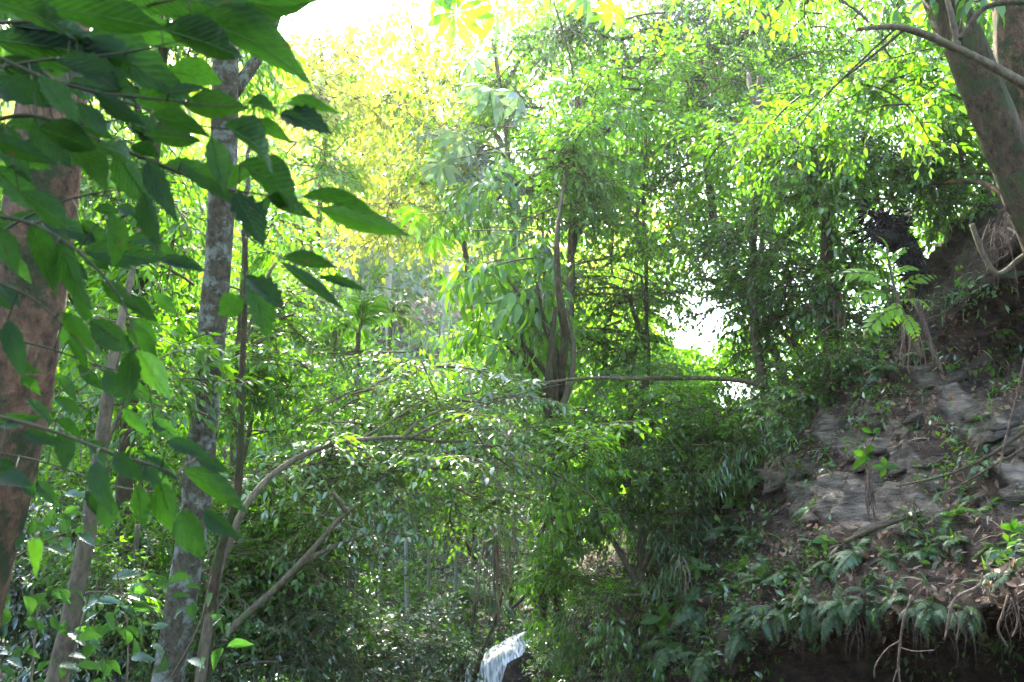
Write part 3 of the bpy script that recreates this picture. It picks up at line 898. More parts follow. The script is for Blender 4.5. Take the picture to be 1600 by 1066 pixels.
# lower middle and slope shrubs; bright leaf colour lifts those in shade
for (nm, lab, stem, d, bl) in [
    ('shrub', 'bright leafy shrub just under the level fallen sapling', [(985, 600), (985, 680), (980, 760)], 11.0,
     [(960, 640, 11, 90, 45, 'med', 'bright', 14, .8), (1060, 650, 11, 70, 40, 'spray', 'bright', 10, .8), (920, 700, 11.2, 70, 50, 'med', 'mid', 10, .8)]),
    ('shrub', 'grey-green shrub on the slope below the white sky gap', [(1120, 640), (1110, 720), (1100, 800)], 10.5,
     [(1150, 660, 10.6, 70, 45, 'fine', 'glossy', 12, .9), (1080, 720, 10.6, 90, 50, 'fine', 'mid', 15, .9), (1180, 720, 10.3, 50, 40, 'fine', 'glossy', 8, .9)]),
    ('shrub', 'loose shrub with narrow drooping leaves on the nose of the bank', [(1010, 760), (1005, 840), (1000, 920)], 10.6,
     [(1000, 790, 10.8, 90, 50, 'spray', 'glossy', 10, .7), (1030, 760, 10.7, 70, 50, 'strap', 'fern', 7, .7), (930, 800, 11.2, 70, 50, 'med', 'mid', 10, .75), (1060, 830, 10.2, 60, 40, 'strap', 'fern', 9, .7)]),
    ('shrub', 'small bright green bush right of the hanging dry strands', [(842, 840), (846, 900), (850, 970)], 12.0,
     [(866, 700, 10.3, 50, 30, 'spray', 'bright', 5, .6), (866, 760, 10.4, 55, 40, 'big', 'bright', 6, .6), (860, 830, 11.2, 45, 40, 'med', 'bright', 8, .6), (845, 885, 12.0, 42, 35, 'med', 'bright', 9, .65), (890, 900, 11.6, 40, 40, 'spray', 'bright', 7, .6)]),
    ('shrub', 'yellowish bush at the foot of the bank beside the waterfall', [(850, 1030), (852, 1060), (855, 1100)], 12.8,
     [(858, 1050, 12.6, 26, 20, 'med', 'bright', 7, .42), (915, 1030, 12.0, 40, 25, 'strap', 'fern', 6, .6), (880, 980, 12.2, 40, 30, 'big', 'bright', 6, .5)]),
    ('shrub', 'mass of narrow drooping leaves covering the foot of the bank', [(950, 960), (955, 1010), (960, 1070)], 10.8,
     [(950, 920, 11, 70, 40, 'spray', 'bright', 8, .6), (990, 950, 10.6, 70, 50, 'strap', 'straw', 5, .55), (930, 990, 11, 60, 45, 'strap', 'fern', 8, .6), (1000, 1000, 10.2, 60, 45, 'big', 'glossy', 8, .45), (970, 1055, 10.4, 80, 25, 'strap', 'fern', 8, .55), (1040, 930, 10.0, 50, 40, 'strap', 'glossy', 6, .5)]),
    ('shrub', 'low spreading shrub under the tree with the dark stump', [(1255, 590), (1250, 640), (1245, 700)], 9.8,
     [(1240, 620, 9.9, 70, 45, 'fine', 'mid', 14, .8), (1190, 690, 9.9, 60, 40, 'strap', 'glossy', 9, .7), (1320, 570, 9.6, 60, 40, 'fine', 'mid', 9, .8)]),
    ('shrub', 'fine dark green shrub at the bottom left behind the lichened trunk', [(440, 890), (430, 960), (420, 1060)], 8.5,
     [(440, 900, 8.6, 90, 70, 'fine', 'mid', 18, .85), (390, 830, 9, 60, 60, 'fine', 'bright', 12, .85), (500, 920, 9.2, 60, 70, 'fine', 'dark', 12, .85), (420, 1020, 8.2, 110, 45, 'fine', 'dark', 16, .8)]),
    ('shrub', 'dense low shrub between the two left trunks near the bottom', [(215, 820), (210, 900), (205, 1010)], 7.5,
     [(215, 850, 7.8, 70, 70, 'med', 'mid', 13, .65), (190, 950, 7.2, 70, 60, 'fine', 'mid', 12, .75), (230, 1020, 7.4, 60, 50, 'fine', 'dark', 9, .75), (340, 940, 8, 60, 80, 'fine', 'mid', 13, .8)]),
    ('shrub', 'dark shrub filling the hollow in the bottom left corner', [(60, 850), (60, 930), (55, 1060)], 8.0,
     [(50, 870, 8.5, 90, 60, 'med', 'dark', 14, .8), (60, 980, 8, 100, 60, 'fine', 'dark', 16, .9), (130, 1030, 7.6, 70, 40, 'fine', 'dark', 10, .85), (120, 800, 9, 80, 50, 'fine', 'mid', 12, .9)]),  # leaf colour darkened for the shade of the hollow
    ('shrub', 'dark glossy shrub in the shade of the gully at the bottom middle', [(590, 1010), (592, 1050), (595, 1110)], 12.5,
     [(580, 1040, 12.5, 90, 32, 'fine', 'dark', 18, 1.), (660, 1040, 13, 60, 28, 'fine', 'dark', 11, 1.), (520, 1000, 12, 60, 45, 'fine', 'dark', 11, 1.)]),
]:
    tree(nm, lab, 'shrub', stem, d, [4, 5, 6], 'grey', bl, ground=False, sides=7)

# ------------------------------------------------------------------ far side of the gully: dark slope trees and pale poles
for (px0, px1, y0, y1, d, r, lab) in [
    (557, 552, 560, 1010, 15, 5.0, 'straightest pale thin pole trunk rising from the dark gully'),
    (594, 590, 700, 990, 16, 3.6, 'thin pale pole trunk just right of the straightest pale pole'),
    (636, 637, 740, 985, 18, 3.6, 'short grey pole trunk in the dark gully beside the palm'),
    (577, 580, 760, 1000, 20, 2.6, 'faint thin pole between the straightest pale pole and its neighbour'),
    (618, 612, 720, 990, 22, 2.6, 'faint thin pole left of the short grey pole'),
    (668, 672, 780, 980, 21, 2.8, 'leaning thin pole right of the short grey pole'),
    (716, 706, 800, 985, 19, 3.0, 'slim grey pole just left of the hanging dry strands'),
    (566, 565, 960, 1060, 16, 3.0, 'short bare pole at the foot of the dark gully'),
    (484, 480, 520, 760, 20, 3.0, 'thin white pole trunk right of the lichened trunk'),
    (508, 504, 530, 740, 24, 2.6, 'faint white pole trunk beyond the arching tree'),
    (462, 455, 480, 900, 15, 3.0, 'thin grey pole trunk behind the arching stem'),
    (612, 606, 380, 620, 32, 6.5, 'pale trunk standing in the bright haze, left of the middle'),
    (545, 540, 340, 560, 34, 6, 'distant pale trunk in the bright haze under the hanging leaves'),
    (700, 694, 300, 560, 30, 6.5, 'distant forked pale trunk in the bright haze near the middle'),
]:
    pts = [(px0 + random.uniform(-2, 2), y0), ((px0 + px1) / 2 + random.uniform(-4, 4), y0 + .35 * (y1 - y0)), ((px0 + px1) / 2 + random.uniform(-3, 3), y0 + .7 * (y1 - y0)), (px1, y1)]
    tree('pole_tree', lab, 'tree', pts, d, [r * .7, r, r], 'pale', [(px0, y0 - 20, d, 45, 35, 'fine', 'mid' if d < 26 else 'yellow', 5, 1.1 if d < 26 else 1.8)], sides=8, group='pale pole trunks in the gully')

for (px, py, d, lab, bl) in [  # boughs hidden behind the arch added to shade the floor, dark leaves deepen it
    (600, 980, 24, 'shaded tree at the back of the gully behind the pale poles', [(590, 800, 24, 70, 40, 'fine', 'mid', 6, 1.4), (670, 830, 24, 70, 50, 'fine', 'silver', 4, 1.2), (640, 890, 25, 80, 40, 'fine', 'dark', 4, 1.2), (650, 640, 24, 120, 50, 'med', 'mid', 12, 1.6)]),
    (500, 980, 20, 'shaded tree left of the pale poles at the back of the gully', [(480, 850, 19, 45, 60, 'fine', 'mid', 8, 1.2), (440, 680, 20, 60, 70, 'fine', 'bright', 13, 1.5), (520, 720, 21, 60, 50, 'fine', 'mid', 10, 1.5)]),
    (740, 960, 22, 'tree of grey-green foliage behind the hanging dry strands', [(730, 850, 22, 60, 50, 'fine', 'silver', 4, 1.2), (720, 650, 20, 100, 60, 'med', 'mid', 10, 1.4), (815, 830, 20, 50, 45, 'fine', 'mid', 7, 1.2), (650, 760, 24, 90, 40, 'fine', 'mid', 12, 1.5)]),
]:
    tree('gully_tree', lab, 'tree', [(px + 8, py - 330), (px + 3, py - 180), (px, py)], d, [2, 4, 5], 'dark', bl, sides=8)


# distant wood on the hillside behind: one mass of crowns
def sky_hole(px, py):
    """true where the wood is open to the sky"""
    e = .22 * np.sin(px * .13 + py * .05) + .2 * np.sin(py * .17 - px * .06)
    a = np.hypot((px - 1083) / 50, (py - 505) / 40) < 1 + e
    b = np.hypot((px - 1146) / 28, (py - 612) / 18) < 1 + e
    c = np.hypot((px - 535) / 85, (py - 0) / 62) < 1 + e
    return a | b | c


def build_wood():
    mb = MB()
    geo = (np.array([(0, 0, 0), (.45, .24, .07), (1, 0, -.1), (.45, -.24, .07)], float), np.array([(0, 2, 1), (0, 3, 2)]))
    centres = []
    for k in range(170):
        y = random.uniform(30, 92)
        x = random.uniform(-.62, .16) * y
        z = float(ground_z(x, y)) + random.uniform(2, 13)
        centres.append((x, y, z, random.uniform(2.0, 3.6), random.choice((0, 0, 1)), 9, 85, .25 + y / 250))
    for k in range(70):          # lower trees beyond the bank
        y = random.uniform(34, 66)
        x = random.uniform(.10, .7) * y
        z = float(ground_z(x, y)) + random.uniform(1, 3.0 + .05 * y)
        centres.append((x, y, z, random.uniform(1.8, 3.0), 2, 9, 85, .3))
    for k in range(230):         # the nearer wall of small leaves
        px, py, d = random.uniform(330, 1560), random.uniform(-40, 800), random.uniform(16, 27)
        if px < 900 and py > 640:
            continue
        if px < 760 and py < 400 and random.random() < .72:
            continue
        if 430 < px < 740 and 340 < py < 620 and random.random() < .8:
            continue
        x, y, z = P(px, py, d)
        if z < float(ground_z(x, y)) + .3 or (px > 1200 and py > 560):
            continue
        m = 0 if (px < 720 and py < 420) else random.choice((1, 1, 2))  # yellow leaves at the upper left carry sunlight in their colour
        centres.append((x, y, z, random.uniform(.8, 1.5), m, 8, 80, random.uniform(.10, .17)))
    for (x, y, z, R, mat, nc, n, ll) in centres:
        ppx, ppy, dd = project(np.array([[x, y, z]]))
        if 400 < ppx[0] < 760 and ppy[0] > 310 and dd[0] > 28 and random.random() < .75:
            mat = 3  # silvery leaves paint pale haze into the far crowns
        if ppy[0] < -160:
            continue
        for c in range(nc):
            q = np.array([x, y, z]) + rng.normal(0, .55, 3) * R
            p = q + rng.normal(0, .34, (n, 3)) * R * np.array([1, 1, .6])
            a, b, dd = project(p)
            p = p[~sky_hole(a, b)]
            k = len(p)
            if not k:
                continue
            X = rng.normal(0, 1, (k, 3)) + np.array([0, 0, -.6])
            N = np.array([0, 0, 1.0]) + rng.normal(0, .5, (k, 3))
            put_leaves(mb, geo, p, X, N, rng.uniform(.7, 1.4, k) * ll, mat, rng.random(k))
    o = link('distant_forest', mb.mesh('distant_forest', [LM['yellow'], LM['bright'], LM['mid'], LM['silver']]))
    tag(o, kind='stuff')


build_wood()


# ------------------------------------------------------------------ foreground branches with broad leaves
FGV = [leaf_geo(13, .5, .22, dr, .46, wv, 1.1) for dr, wv in ((.10, .05), (.28, .07), (.42, .06), (.18, .09), (.05, .07))]
_fg = {}


def blade_mesh(i, mat):
    if (i, mat) not in _fg:
        mb = MB()
        V, T = FGV[i]
        mb.add(V, T, 0, .2 + .15 * i)
        # a raised midrib
        tube(mb, [(0, 0, .004), (.5, 0, .004 - FGV[i][0][-1][2] * 0 - (.25 * -FGV[i][0][-1][2])), (.97, 0, FGV[i][0][-1][2] * .94 + .004)], [.014, .009, .003], 4, 0, r=.95, cap=False)
        _fg[i, mat] = mb.mesh('leaf', [LM[mat]], True)
    return _fg[i, mat]


def blade(parent, b, tp, d, dd, w, mat='blade', name='leaf', tilt=None):
    """a broad leaf from picture point b to tp, its base d metres away, tip dd nearer or farther, w pixels wide"""
    A, B = P(b[0], b[1], d), P(tp[0], tp[1], d + dd)
    X = Vector(B - A)
    L = X.length
    X.normalize()
    view = Vector(norm(CAM - A))
    Z = (view - X * view.dot(X)).normalized()
    if Z.z < 0 and False:
        Z = -Z
    tl = random.uniform(-.75, .75) if tilt is None else tilt
    Z = Quaternion(X, tl) @ Z
    if Z.z < -.2:
        Z = -Z
    Y = Z.cross(X)
    s = .80 * (w / FPX * d) / max(.55, abs(math.cos(tl)))
    o = link(name, blade_mesh(random.randrange(5), mat), parent)
    M = Matrix(((X.x * L, Y.x * s, Z.x * L), (X.y * L, Y.y * s, Z.y * L), (X.z * L, Y.z * s, Z.z * L))).to_4x4()
    M.translation = Vector(A) - parent.location
    o.matrix_local = M
    return o


def fg_branch(name, label, stems, leaves, d, root, cat='branch', petiole=True):
    base = P(root[0], root[1], d)
    t = thing(name, label, cat, base)
    for st, r in stems:
        trunk(t, px_path(st, d), [r * .7, r * .5, r * .25], 'stalk', 'stem', 7, .05)
    pts = np.array([q for st, r in stems for q in [(p[0], p[1]) for p in smooth_path([(a[0], a[1], 0) for a in st], 8)]])
    mb = MB()
    for lf in leaves:
        b, tp, w = lf[0], lf[1], lf[2]
        mat = lf[3] if len(lf) > 3 else 'blade'
        dj = d + random.uniform(-.12, .12)
        blade(t, b, tp, dj, random.uniform(-.06, .10), w, mat)
        k = pts[np.argmin(np.hypot(pts[:, 0] - b[0], pts[:, 1] - b[1]))]
        if np.hypot(*(k - np.array(b))) < 130:
            mb = MB()
            tube(mb, [P(k[0], k[1], d), (P(k[0], k[1], d) + P(b[0], b[1], dj)) / 2 + np.array([0, 0, .005]), P(b[0], b[1], dj)], [.0015, .0011], 5)
            link('leaf_stalk', mb.mesh('leaf_stalk', [BK['stalk']], True, base), t)
    return t


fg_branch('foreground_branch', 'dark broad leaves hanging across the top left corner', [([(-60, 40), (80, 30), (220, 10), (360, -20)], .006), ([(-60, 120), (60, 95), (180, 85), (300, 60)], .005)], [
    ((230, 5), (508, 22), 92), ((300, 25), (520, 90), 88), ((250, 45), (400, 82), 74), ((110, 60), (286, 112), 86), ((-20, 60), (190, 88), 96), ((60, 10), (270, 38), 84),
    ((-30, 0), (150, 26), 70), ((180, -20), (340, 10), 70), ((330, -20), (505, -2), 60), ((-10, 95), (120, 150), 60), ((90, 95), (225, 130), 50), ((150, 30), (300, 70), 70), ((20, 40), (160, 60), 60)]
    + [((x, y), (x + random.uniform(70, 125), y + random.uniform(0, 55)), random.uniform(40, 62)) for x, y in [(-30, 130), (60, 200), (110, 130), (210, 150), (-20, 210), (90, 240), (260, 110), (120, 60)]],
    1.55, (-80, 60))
fg_branch('foreground_branch', 'dark leafy branch crossing the lichened trunk just below its fork', [([(-40, 70), (60, 118), (150, 145), (230, 172), (310, 196), (400, 205)], .005), ([(150, 145), (250, 155), (330, 165), (440, 168)], .003)], [
    ((265, 145), (322, 136), 22), ((285, 165), (390, 168), 58), ((385, 162), (452, 164), 32), ((448, 162), (510, 156), 26), ((438, 178), (518, 203), 46), ((388, 190), (460, 214), 32),
    ((350, 196), (474, 246), 70), ((225, 212), (324, 216), 46), ((150, 145), (224, 196), 40), ((236, 180), (330, 196), 40), ((330, 215), (352, 305), 46), ((60, 120), (120, 190), 46), ((0, 120), (75, 165), 50), ((120, 160), (178, 218), 40)],
    1.5, (-60, 60))
fg_branch('foreground_branch', 'longest dark leafy branch, its tip leaves against the bright yellow gap', [([(-40, 195), (55, 182), (180, 230), (270, 265), (330, 292), (420, 306), (505, 326)], .006)], [
    ((285, 252), (362, 304), 46), ((375, 255), (502, 320), 78), ((470, 308), (602, 318), 34), ((500, 326), (642, 368), 50), ((366, 302), (416, 378), 56), ((250, 262), (330, 262), 36), ((330, 290), (400, 260), 42),
    ((55, 184), (95, 262), 60), ((110, 205), (172, 300), 56), ((180, 232), (228, 330), 56), ((0, 192), (40, 280), 56), ((230, 250), (270, 340), 44), ((150, 225), (230, 250), 40), ((420, 306), (480, 332), 36), ((-10, 260), (60, 330), 60), ((30, 300), (120, 360), 52)],
    1.6, (-60, 195))
fg_branch('foreground_branch', 'small sprig of three dark leaves against the pale haze', [([(380, 360), (405, 385), (436, 402)], .0025)], [
    ((443, 401), (526, 412), 34), ((436, 408), (546, 484), 26), ((498, 433), (577, 453), 20)], 1.6, (380, 360))
fg_branch('foreground_branch', 'hanging stem with a pair of broad leaves right of the lichened trunk', [([(384, 300), (386, 370), (383, 430), (381, 470)], .0035)], [
    ((384, 428), (434, 530), 56), ((386, 432), (447, 478), 40), ((381, 466), (340, 494), 50), ((386, 372), (424, 300), 34)], 1.7, (384, 290))
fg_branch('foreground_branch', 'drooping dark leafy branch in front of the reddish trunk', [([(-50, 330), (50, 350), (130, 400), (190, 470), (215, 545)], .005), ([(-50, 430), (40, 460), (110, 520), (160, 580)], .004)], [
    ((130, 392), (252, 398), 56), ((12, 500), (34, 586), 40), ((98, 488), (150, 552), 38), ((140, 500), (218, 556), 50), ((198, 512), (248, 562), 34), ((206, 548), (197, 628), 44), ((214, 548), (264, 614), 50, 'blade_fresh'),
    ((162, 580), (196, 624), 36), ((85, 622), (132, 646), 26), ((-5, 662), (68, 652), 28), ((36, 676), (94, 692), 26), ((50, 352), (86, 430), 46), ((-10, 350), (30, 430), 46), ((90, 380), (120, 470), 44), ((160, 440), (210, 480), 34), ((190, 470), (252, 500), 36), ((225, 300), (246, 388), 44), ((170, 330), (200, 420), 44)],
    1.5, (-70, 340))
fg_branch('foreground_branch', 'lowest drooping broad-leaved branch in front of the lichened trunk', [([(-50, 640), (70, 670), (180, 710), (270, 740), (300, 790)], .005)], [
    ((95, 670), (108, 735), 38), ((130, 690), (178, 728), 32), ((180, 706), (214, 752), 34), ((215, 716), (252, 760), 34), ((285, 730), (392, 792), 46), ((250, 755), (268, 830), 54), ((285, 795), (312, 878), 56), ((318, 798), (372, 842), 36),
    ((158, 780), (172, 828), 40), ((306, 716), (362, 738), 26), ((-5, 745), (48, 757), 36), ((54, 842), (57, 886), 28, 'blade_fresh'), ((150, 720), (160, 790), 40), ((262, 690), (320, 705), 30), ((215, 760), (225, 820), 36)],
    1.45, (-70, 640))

fg_branch('foreground_branch', 'dense mass of smaller dark leaves around the upper part of the reddish trunk', [([(-60, 250), (60, 215), (170, 190), (300, 160)], .006), ([(-60, 400), (60, 330), (160, 300), (240, 300)], .005)], [
    ((x, y), (x + random.uniform(38, 78), y + random.uniform(-10, 50)), random.uniform(20, 36)) for x, y in
    [(random.uniform(-30, 250), 95 + 330 * random.random() ** 1.3) for _ in range(44)]], 2.1, (-70, 260))
fg_branch('foreground_branch', 'scattered smaller dark leaves low in front of the reddish trunk', [([(-60, 520), (60, 540), (150, 570), (230, 590)], .005), ([(-60, 700), (60, 720), (180, 760), (260, 770)], .004)], [
    ((x, y), (x + random.uniform(20, 55), y + random.uniform(15, 60)), random.uniform(20, 34)) for x, y in
    [(random.uniform(-30, 240), random.uniform(430, 800)) for _ in range(26)]], 2.3, (-70, 560))

# leafy plant with shiny leaves in the lower left corner
def leafy_plant(name, label, base_px, base_d, stems, leaves, d, mat):
    b = P(base_px[0], base_px[1], base_d)
    t = thing(name, label, 'plant', b)
    for st in stems:
        trunk(t, px_path(st, d), [.006, .003], 'twig', 'stem', 6, .05)
    for (x, y) in leaves:
        a = random.uniform(-2.6, .6)
        ln = random.uniform(26, 46)
        blade(t, (x, y), (x + ln * math.cos(a), y - ln * math.sin(a) * .6), d + random.uniform(-.3, .3), random.uniform(-.05, .1), ln * .42, mat, tilt=random.choice((-1, 1)) * random.uniform(.6, 1.25))
    return t


leafy_plant('understory_plant', 'shiny-leaved plant in the bottom left corner before the dark hollow', (40, 1200), 3.4,
            [[(40, 1200), (50, 1050), (60, 940)], [(40, 1200), (100, 1080), (130, 960)], [(40, 1200), (-10, 1000), (-20, 860)]],
            [(random.uniform(-10, 165), random.uniform(920, 1066)) for _ in range(40)], 3.4, 'shiny')
leafy_plant('understory_plant', 'shiny-leaved sprig above the dark hollow at the left edge', (-40, 1100), 3.8,
            [[(-40, 1100), (-20, 900), (40, 800)], [(-20, 900), (60, 850), (110, 830)]],
            [(random.uniform(-10, 130), random.uniform(770, 860)) for _ in range(30)], 3.8, 'shiny')
leafy_plant('understory_plant', 'shiny-leaved plant growing against the foot of the lichened trunk', (190, 1180), 4.6,
            [[(190, 1180), (200, 1000), (180, 880)], [(190, 1180), (300, 1000), (330, 900)]],
            [(random.uniform(150, 380), random.uniform(890, 1040)) for _ in range(38)], 4.6, 'shiny')


# ------------------------------------------------------------------ palmate leaves (umbrella trees)
def palmate_mesh(n, mat, droop, seed):
    r = np.random.default_rng(seed)
    mb = MB()
    geo = leaf_geo(5, .13, .25, droop, .62)
    a = np.linspace(0, 2 * math.pi, n, endpoint=False) + r.normal(0, .08, n)
    X = np.stack([np.cos(a), np.sin(a), np.full(n, -.25)], -1)
    put_leaves(mb, geo, np.zeros((n, 3)), X, np.tile([0, 0, 1.0], (n, 1)) + r.normal(0, .1, (n, 3)), r.uniform(.8, 1.1, n), 0, r.random(n))
    tube(mb, [(0, 0, 0), (.1, 0, .4), (.35, 0, .8)], [.018, .02], 4, 1, cap=False)
    return mb.mesh('palmate_leaf', [LM[mat], BK['twig']])


PALM = {m: [palmate_mesh(9 + k, m, .25 + .15 * k, k) for k in range(3)] for m in ('bright', 'silver', 'yellow')}


def umbrella(label, trunk_px, d, leaves, bark='grey'):
    w = px_path(trunk_px, d)
    t = thing('umbrella_tree', label, 'tree', w[-1])
    trunk(t, w, [rpx(1.2, d), rpx(2, d), rpx(3, d)], bark, sides=8)
    sp = smooth_path(w, 6)
    mb = MB()
    for (x, y, s, mat, tx, ty) in leaves:
        o = link('palmate_leaf', PALM[mat][random.randrange(3)], t)
        dd = d + random.uniform(-.5, .5)
        p = P(x, y, dd)
        o.location = p - np.array(t.location)
        o.rotation_euler = (tx, ty, random.uniform(0, 6.28))
        o.scale = (s / FPX * dd,) * 3
        k = sp[np.argmin(np.linalg.norm(sp - p, axis=1))]
        mb = MB()
        tube(mb, [k, (k + p) / 2 + np.array([0, 0, .1]), p + np.array([0, 0, .02])], [.012, .006], 4)
        link('leaf_stalk', mb.mesh('leaf_stalk', [BK['twig']], True, np.array(t.location)), t)
    return t


umbrella('umbrella tree with star-shaped yellow-green leaves at the top middle edge', [(800, -120), (850, -40, 11.4), (896, 120, 12.6), (900, 260, 13), (892, 420, 13), (884, 560, 13), (872, 800, 13.4)], 11.0,
         [(775, 8, 66, 'bright', -.9, .1), (712, 20, 60, 'bright', -.5, .6), (915, -6, 46, 'bright', -.7, -.3), (690, -20, 60, 'bright', -.6, .3), (845, -40, 56, 'bright', -.6, 0), (960, 20, 40, 'bright', -.7, 0)])
umbrella('umbrella tree with silvery star-shaped leaves spread through the middle', [(842, 180), (846, 300), (850, 420), (852, 560), (850, 760)], 13.0,
         [(740, 90, 48, 'silver', -.6, .2), (765, 140, 55, 'silver', -.4, .3), (810, 150, 50, 'silver', -.7, .1), (840, 190, 45, 'silver', -.5, -.2), (855, 125, 45, 'silver', -.6, -.3), (690, 255, 42, 'silver', -.5, .2), (720, 215, 44, 'silver', -.3, .4), (850, 380, 46, 'silver', -.5, 0),
          (790, 420, 46, 'silver', -.6, .2), (840, 485, 42, 'silver', -.4, 0), (865, 570, 45, 'silver', -.4, 0), (760, 455, 40, 'silver', -.6, .3), (650, 335, 42, 'bright', -.6, .3), (680, 370, 38, 'bright', -.6, .2), (790, 370, 46, 'silver', -.5, .2), (820, 590, 38, 'silver', -.4, .2)])


# ------------------------------------------------------------------ ferns, palms
def frond_mesh(n, width, droop, mat, seed, leafw=.2, ang=1.15, sag=.3):
    """a feather-shaped frond of length 1 along +X"""
    r = np.random.default_rng(seed)
    mb = MB()
    t = np.linspace(0, 1, 12)
    ax = np.stack([t - .12 * droop * t ** 2, .03 * np.sin(t * 3 + seed), .25 * np.sin(t * 2.2) - droop * t ** 2], -1)
    tube(mb, ax, [.012, .003], 4, 1, cap=False)
    f = np.linspace(.12, .985, n)
    pos = np.stack([np.interp(f, t, ax[:, k]) for k in range(3)], -1)
    dr = norm(np.stack([np.interp(f, t, np.gradient(ax[:, k])) for k in range(3)], -1))
    side = norm(np.cross(np.array([0, 0, 1.0]), dr))
    upv = np.cross(dr, side)
    w = width * np.sin(np.pi * np.clip(f, 0, 1) ** .75 * .93 + .12) * r.uniform(.85, 1.1, n)
    geo = leaf_geo(3, leafw, .2, sag, .35)
    for s in (1, -1):
        X = side * s * math.sin(ang) + dr * math.cos(ang) - upv * .15 + r.normal(0, .07, (n, 3))
        put_leaves(mb, geo, pos, X, upv + r.normal(0, .15, (n, 3)), w, 0, np.clip(r.normal(.5, .25, n), 0, 1))
    return mb.mesh('frond', [LM[mat], BK['twig']])


FROND = {}
for m in ('fern', 'fern_grey', 'bright', 'dead', 'straw'):
    FROND[m] = [frond_mesh(22 + 3 * k, .19 + .04 * k, .35 + .22 * k, m, k + 3, .13) for k in range(4)]
PINN = {m: [frond_mesh(8 + k, .30, .2 + .15 * k, m, 20 + k, .2, .95, .15) for k in range(3)] for m in ('lime',)}
PALMF = {m: [frond_mesh(26, .34, .5 + .2 * k, m, 40 + k, .07, .85, .5) for k in range(3)] for m in ('fern', 'fern_grey', 'bright')}
STRAP = {m: [] for m in ('fern_grey', 'straw', 'fern', 'dead')}
for m in STRAP:
    for k in range(3):
        mb = MB()
        mb.add(*leaf_geo(6, .045, .4, .55 + .3 * k, .4), 0, .5)
        STRAP[m].append(mb.mesh('blade', [LM[m]]))


def rosette(name, label, cat, base, nrm, size, n, meshes, part, spread=(.35, 1.1), toward=None, group=None, down=0.0):
    """fronds or blades springing from one point"""
    t = thing(name, label, cat, base, group)
    nv = Vector(norm(np.asarray(nrm) * .6 + np.array([0, -.15, .7 - down])))
    for i in range(n):
        a = 2 * math.pi * (i + random.uniform(-.3, .3)) / n
        ref = nv.orthogonal().normalized()
        out = (Quaternion(nv, a) @ ref)
        if toward is not None and random.random() < .65:
            out = (out + Vector(toward) * 1.4).normalized()
        el = random.uniform(*spread)
        X = (out * math.cos(el) + nv * math.sin(el)).normalized()
        Y = Vector((0, 0, 1)).cross(X)
        if Y.length < .1:
            Y = Vector((1, 0, 0))
        Y.normalize()
        Z = X.cross(Y)
        s = size * random.uniform(.65, 1.15)
        M = Matrix(((X.x, Y.x, Z.x), (X.y, Y.y, Z.y), (X.z, Y.z, Z.z))).to_4x4() @ Matrix.Rotation(random.gauss(0, .25), 4, 'X')
        o = link(part, meshes[random.randrange(len(meshes))], t)
        o.matrix_local = M @ Matrix.Scale(s, 4)
    return t


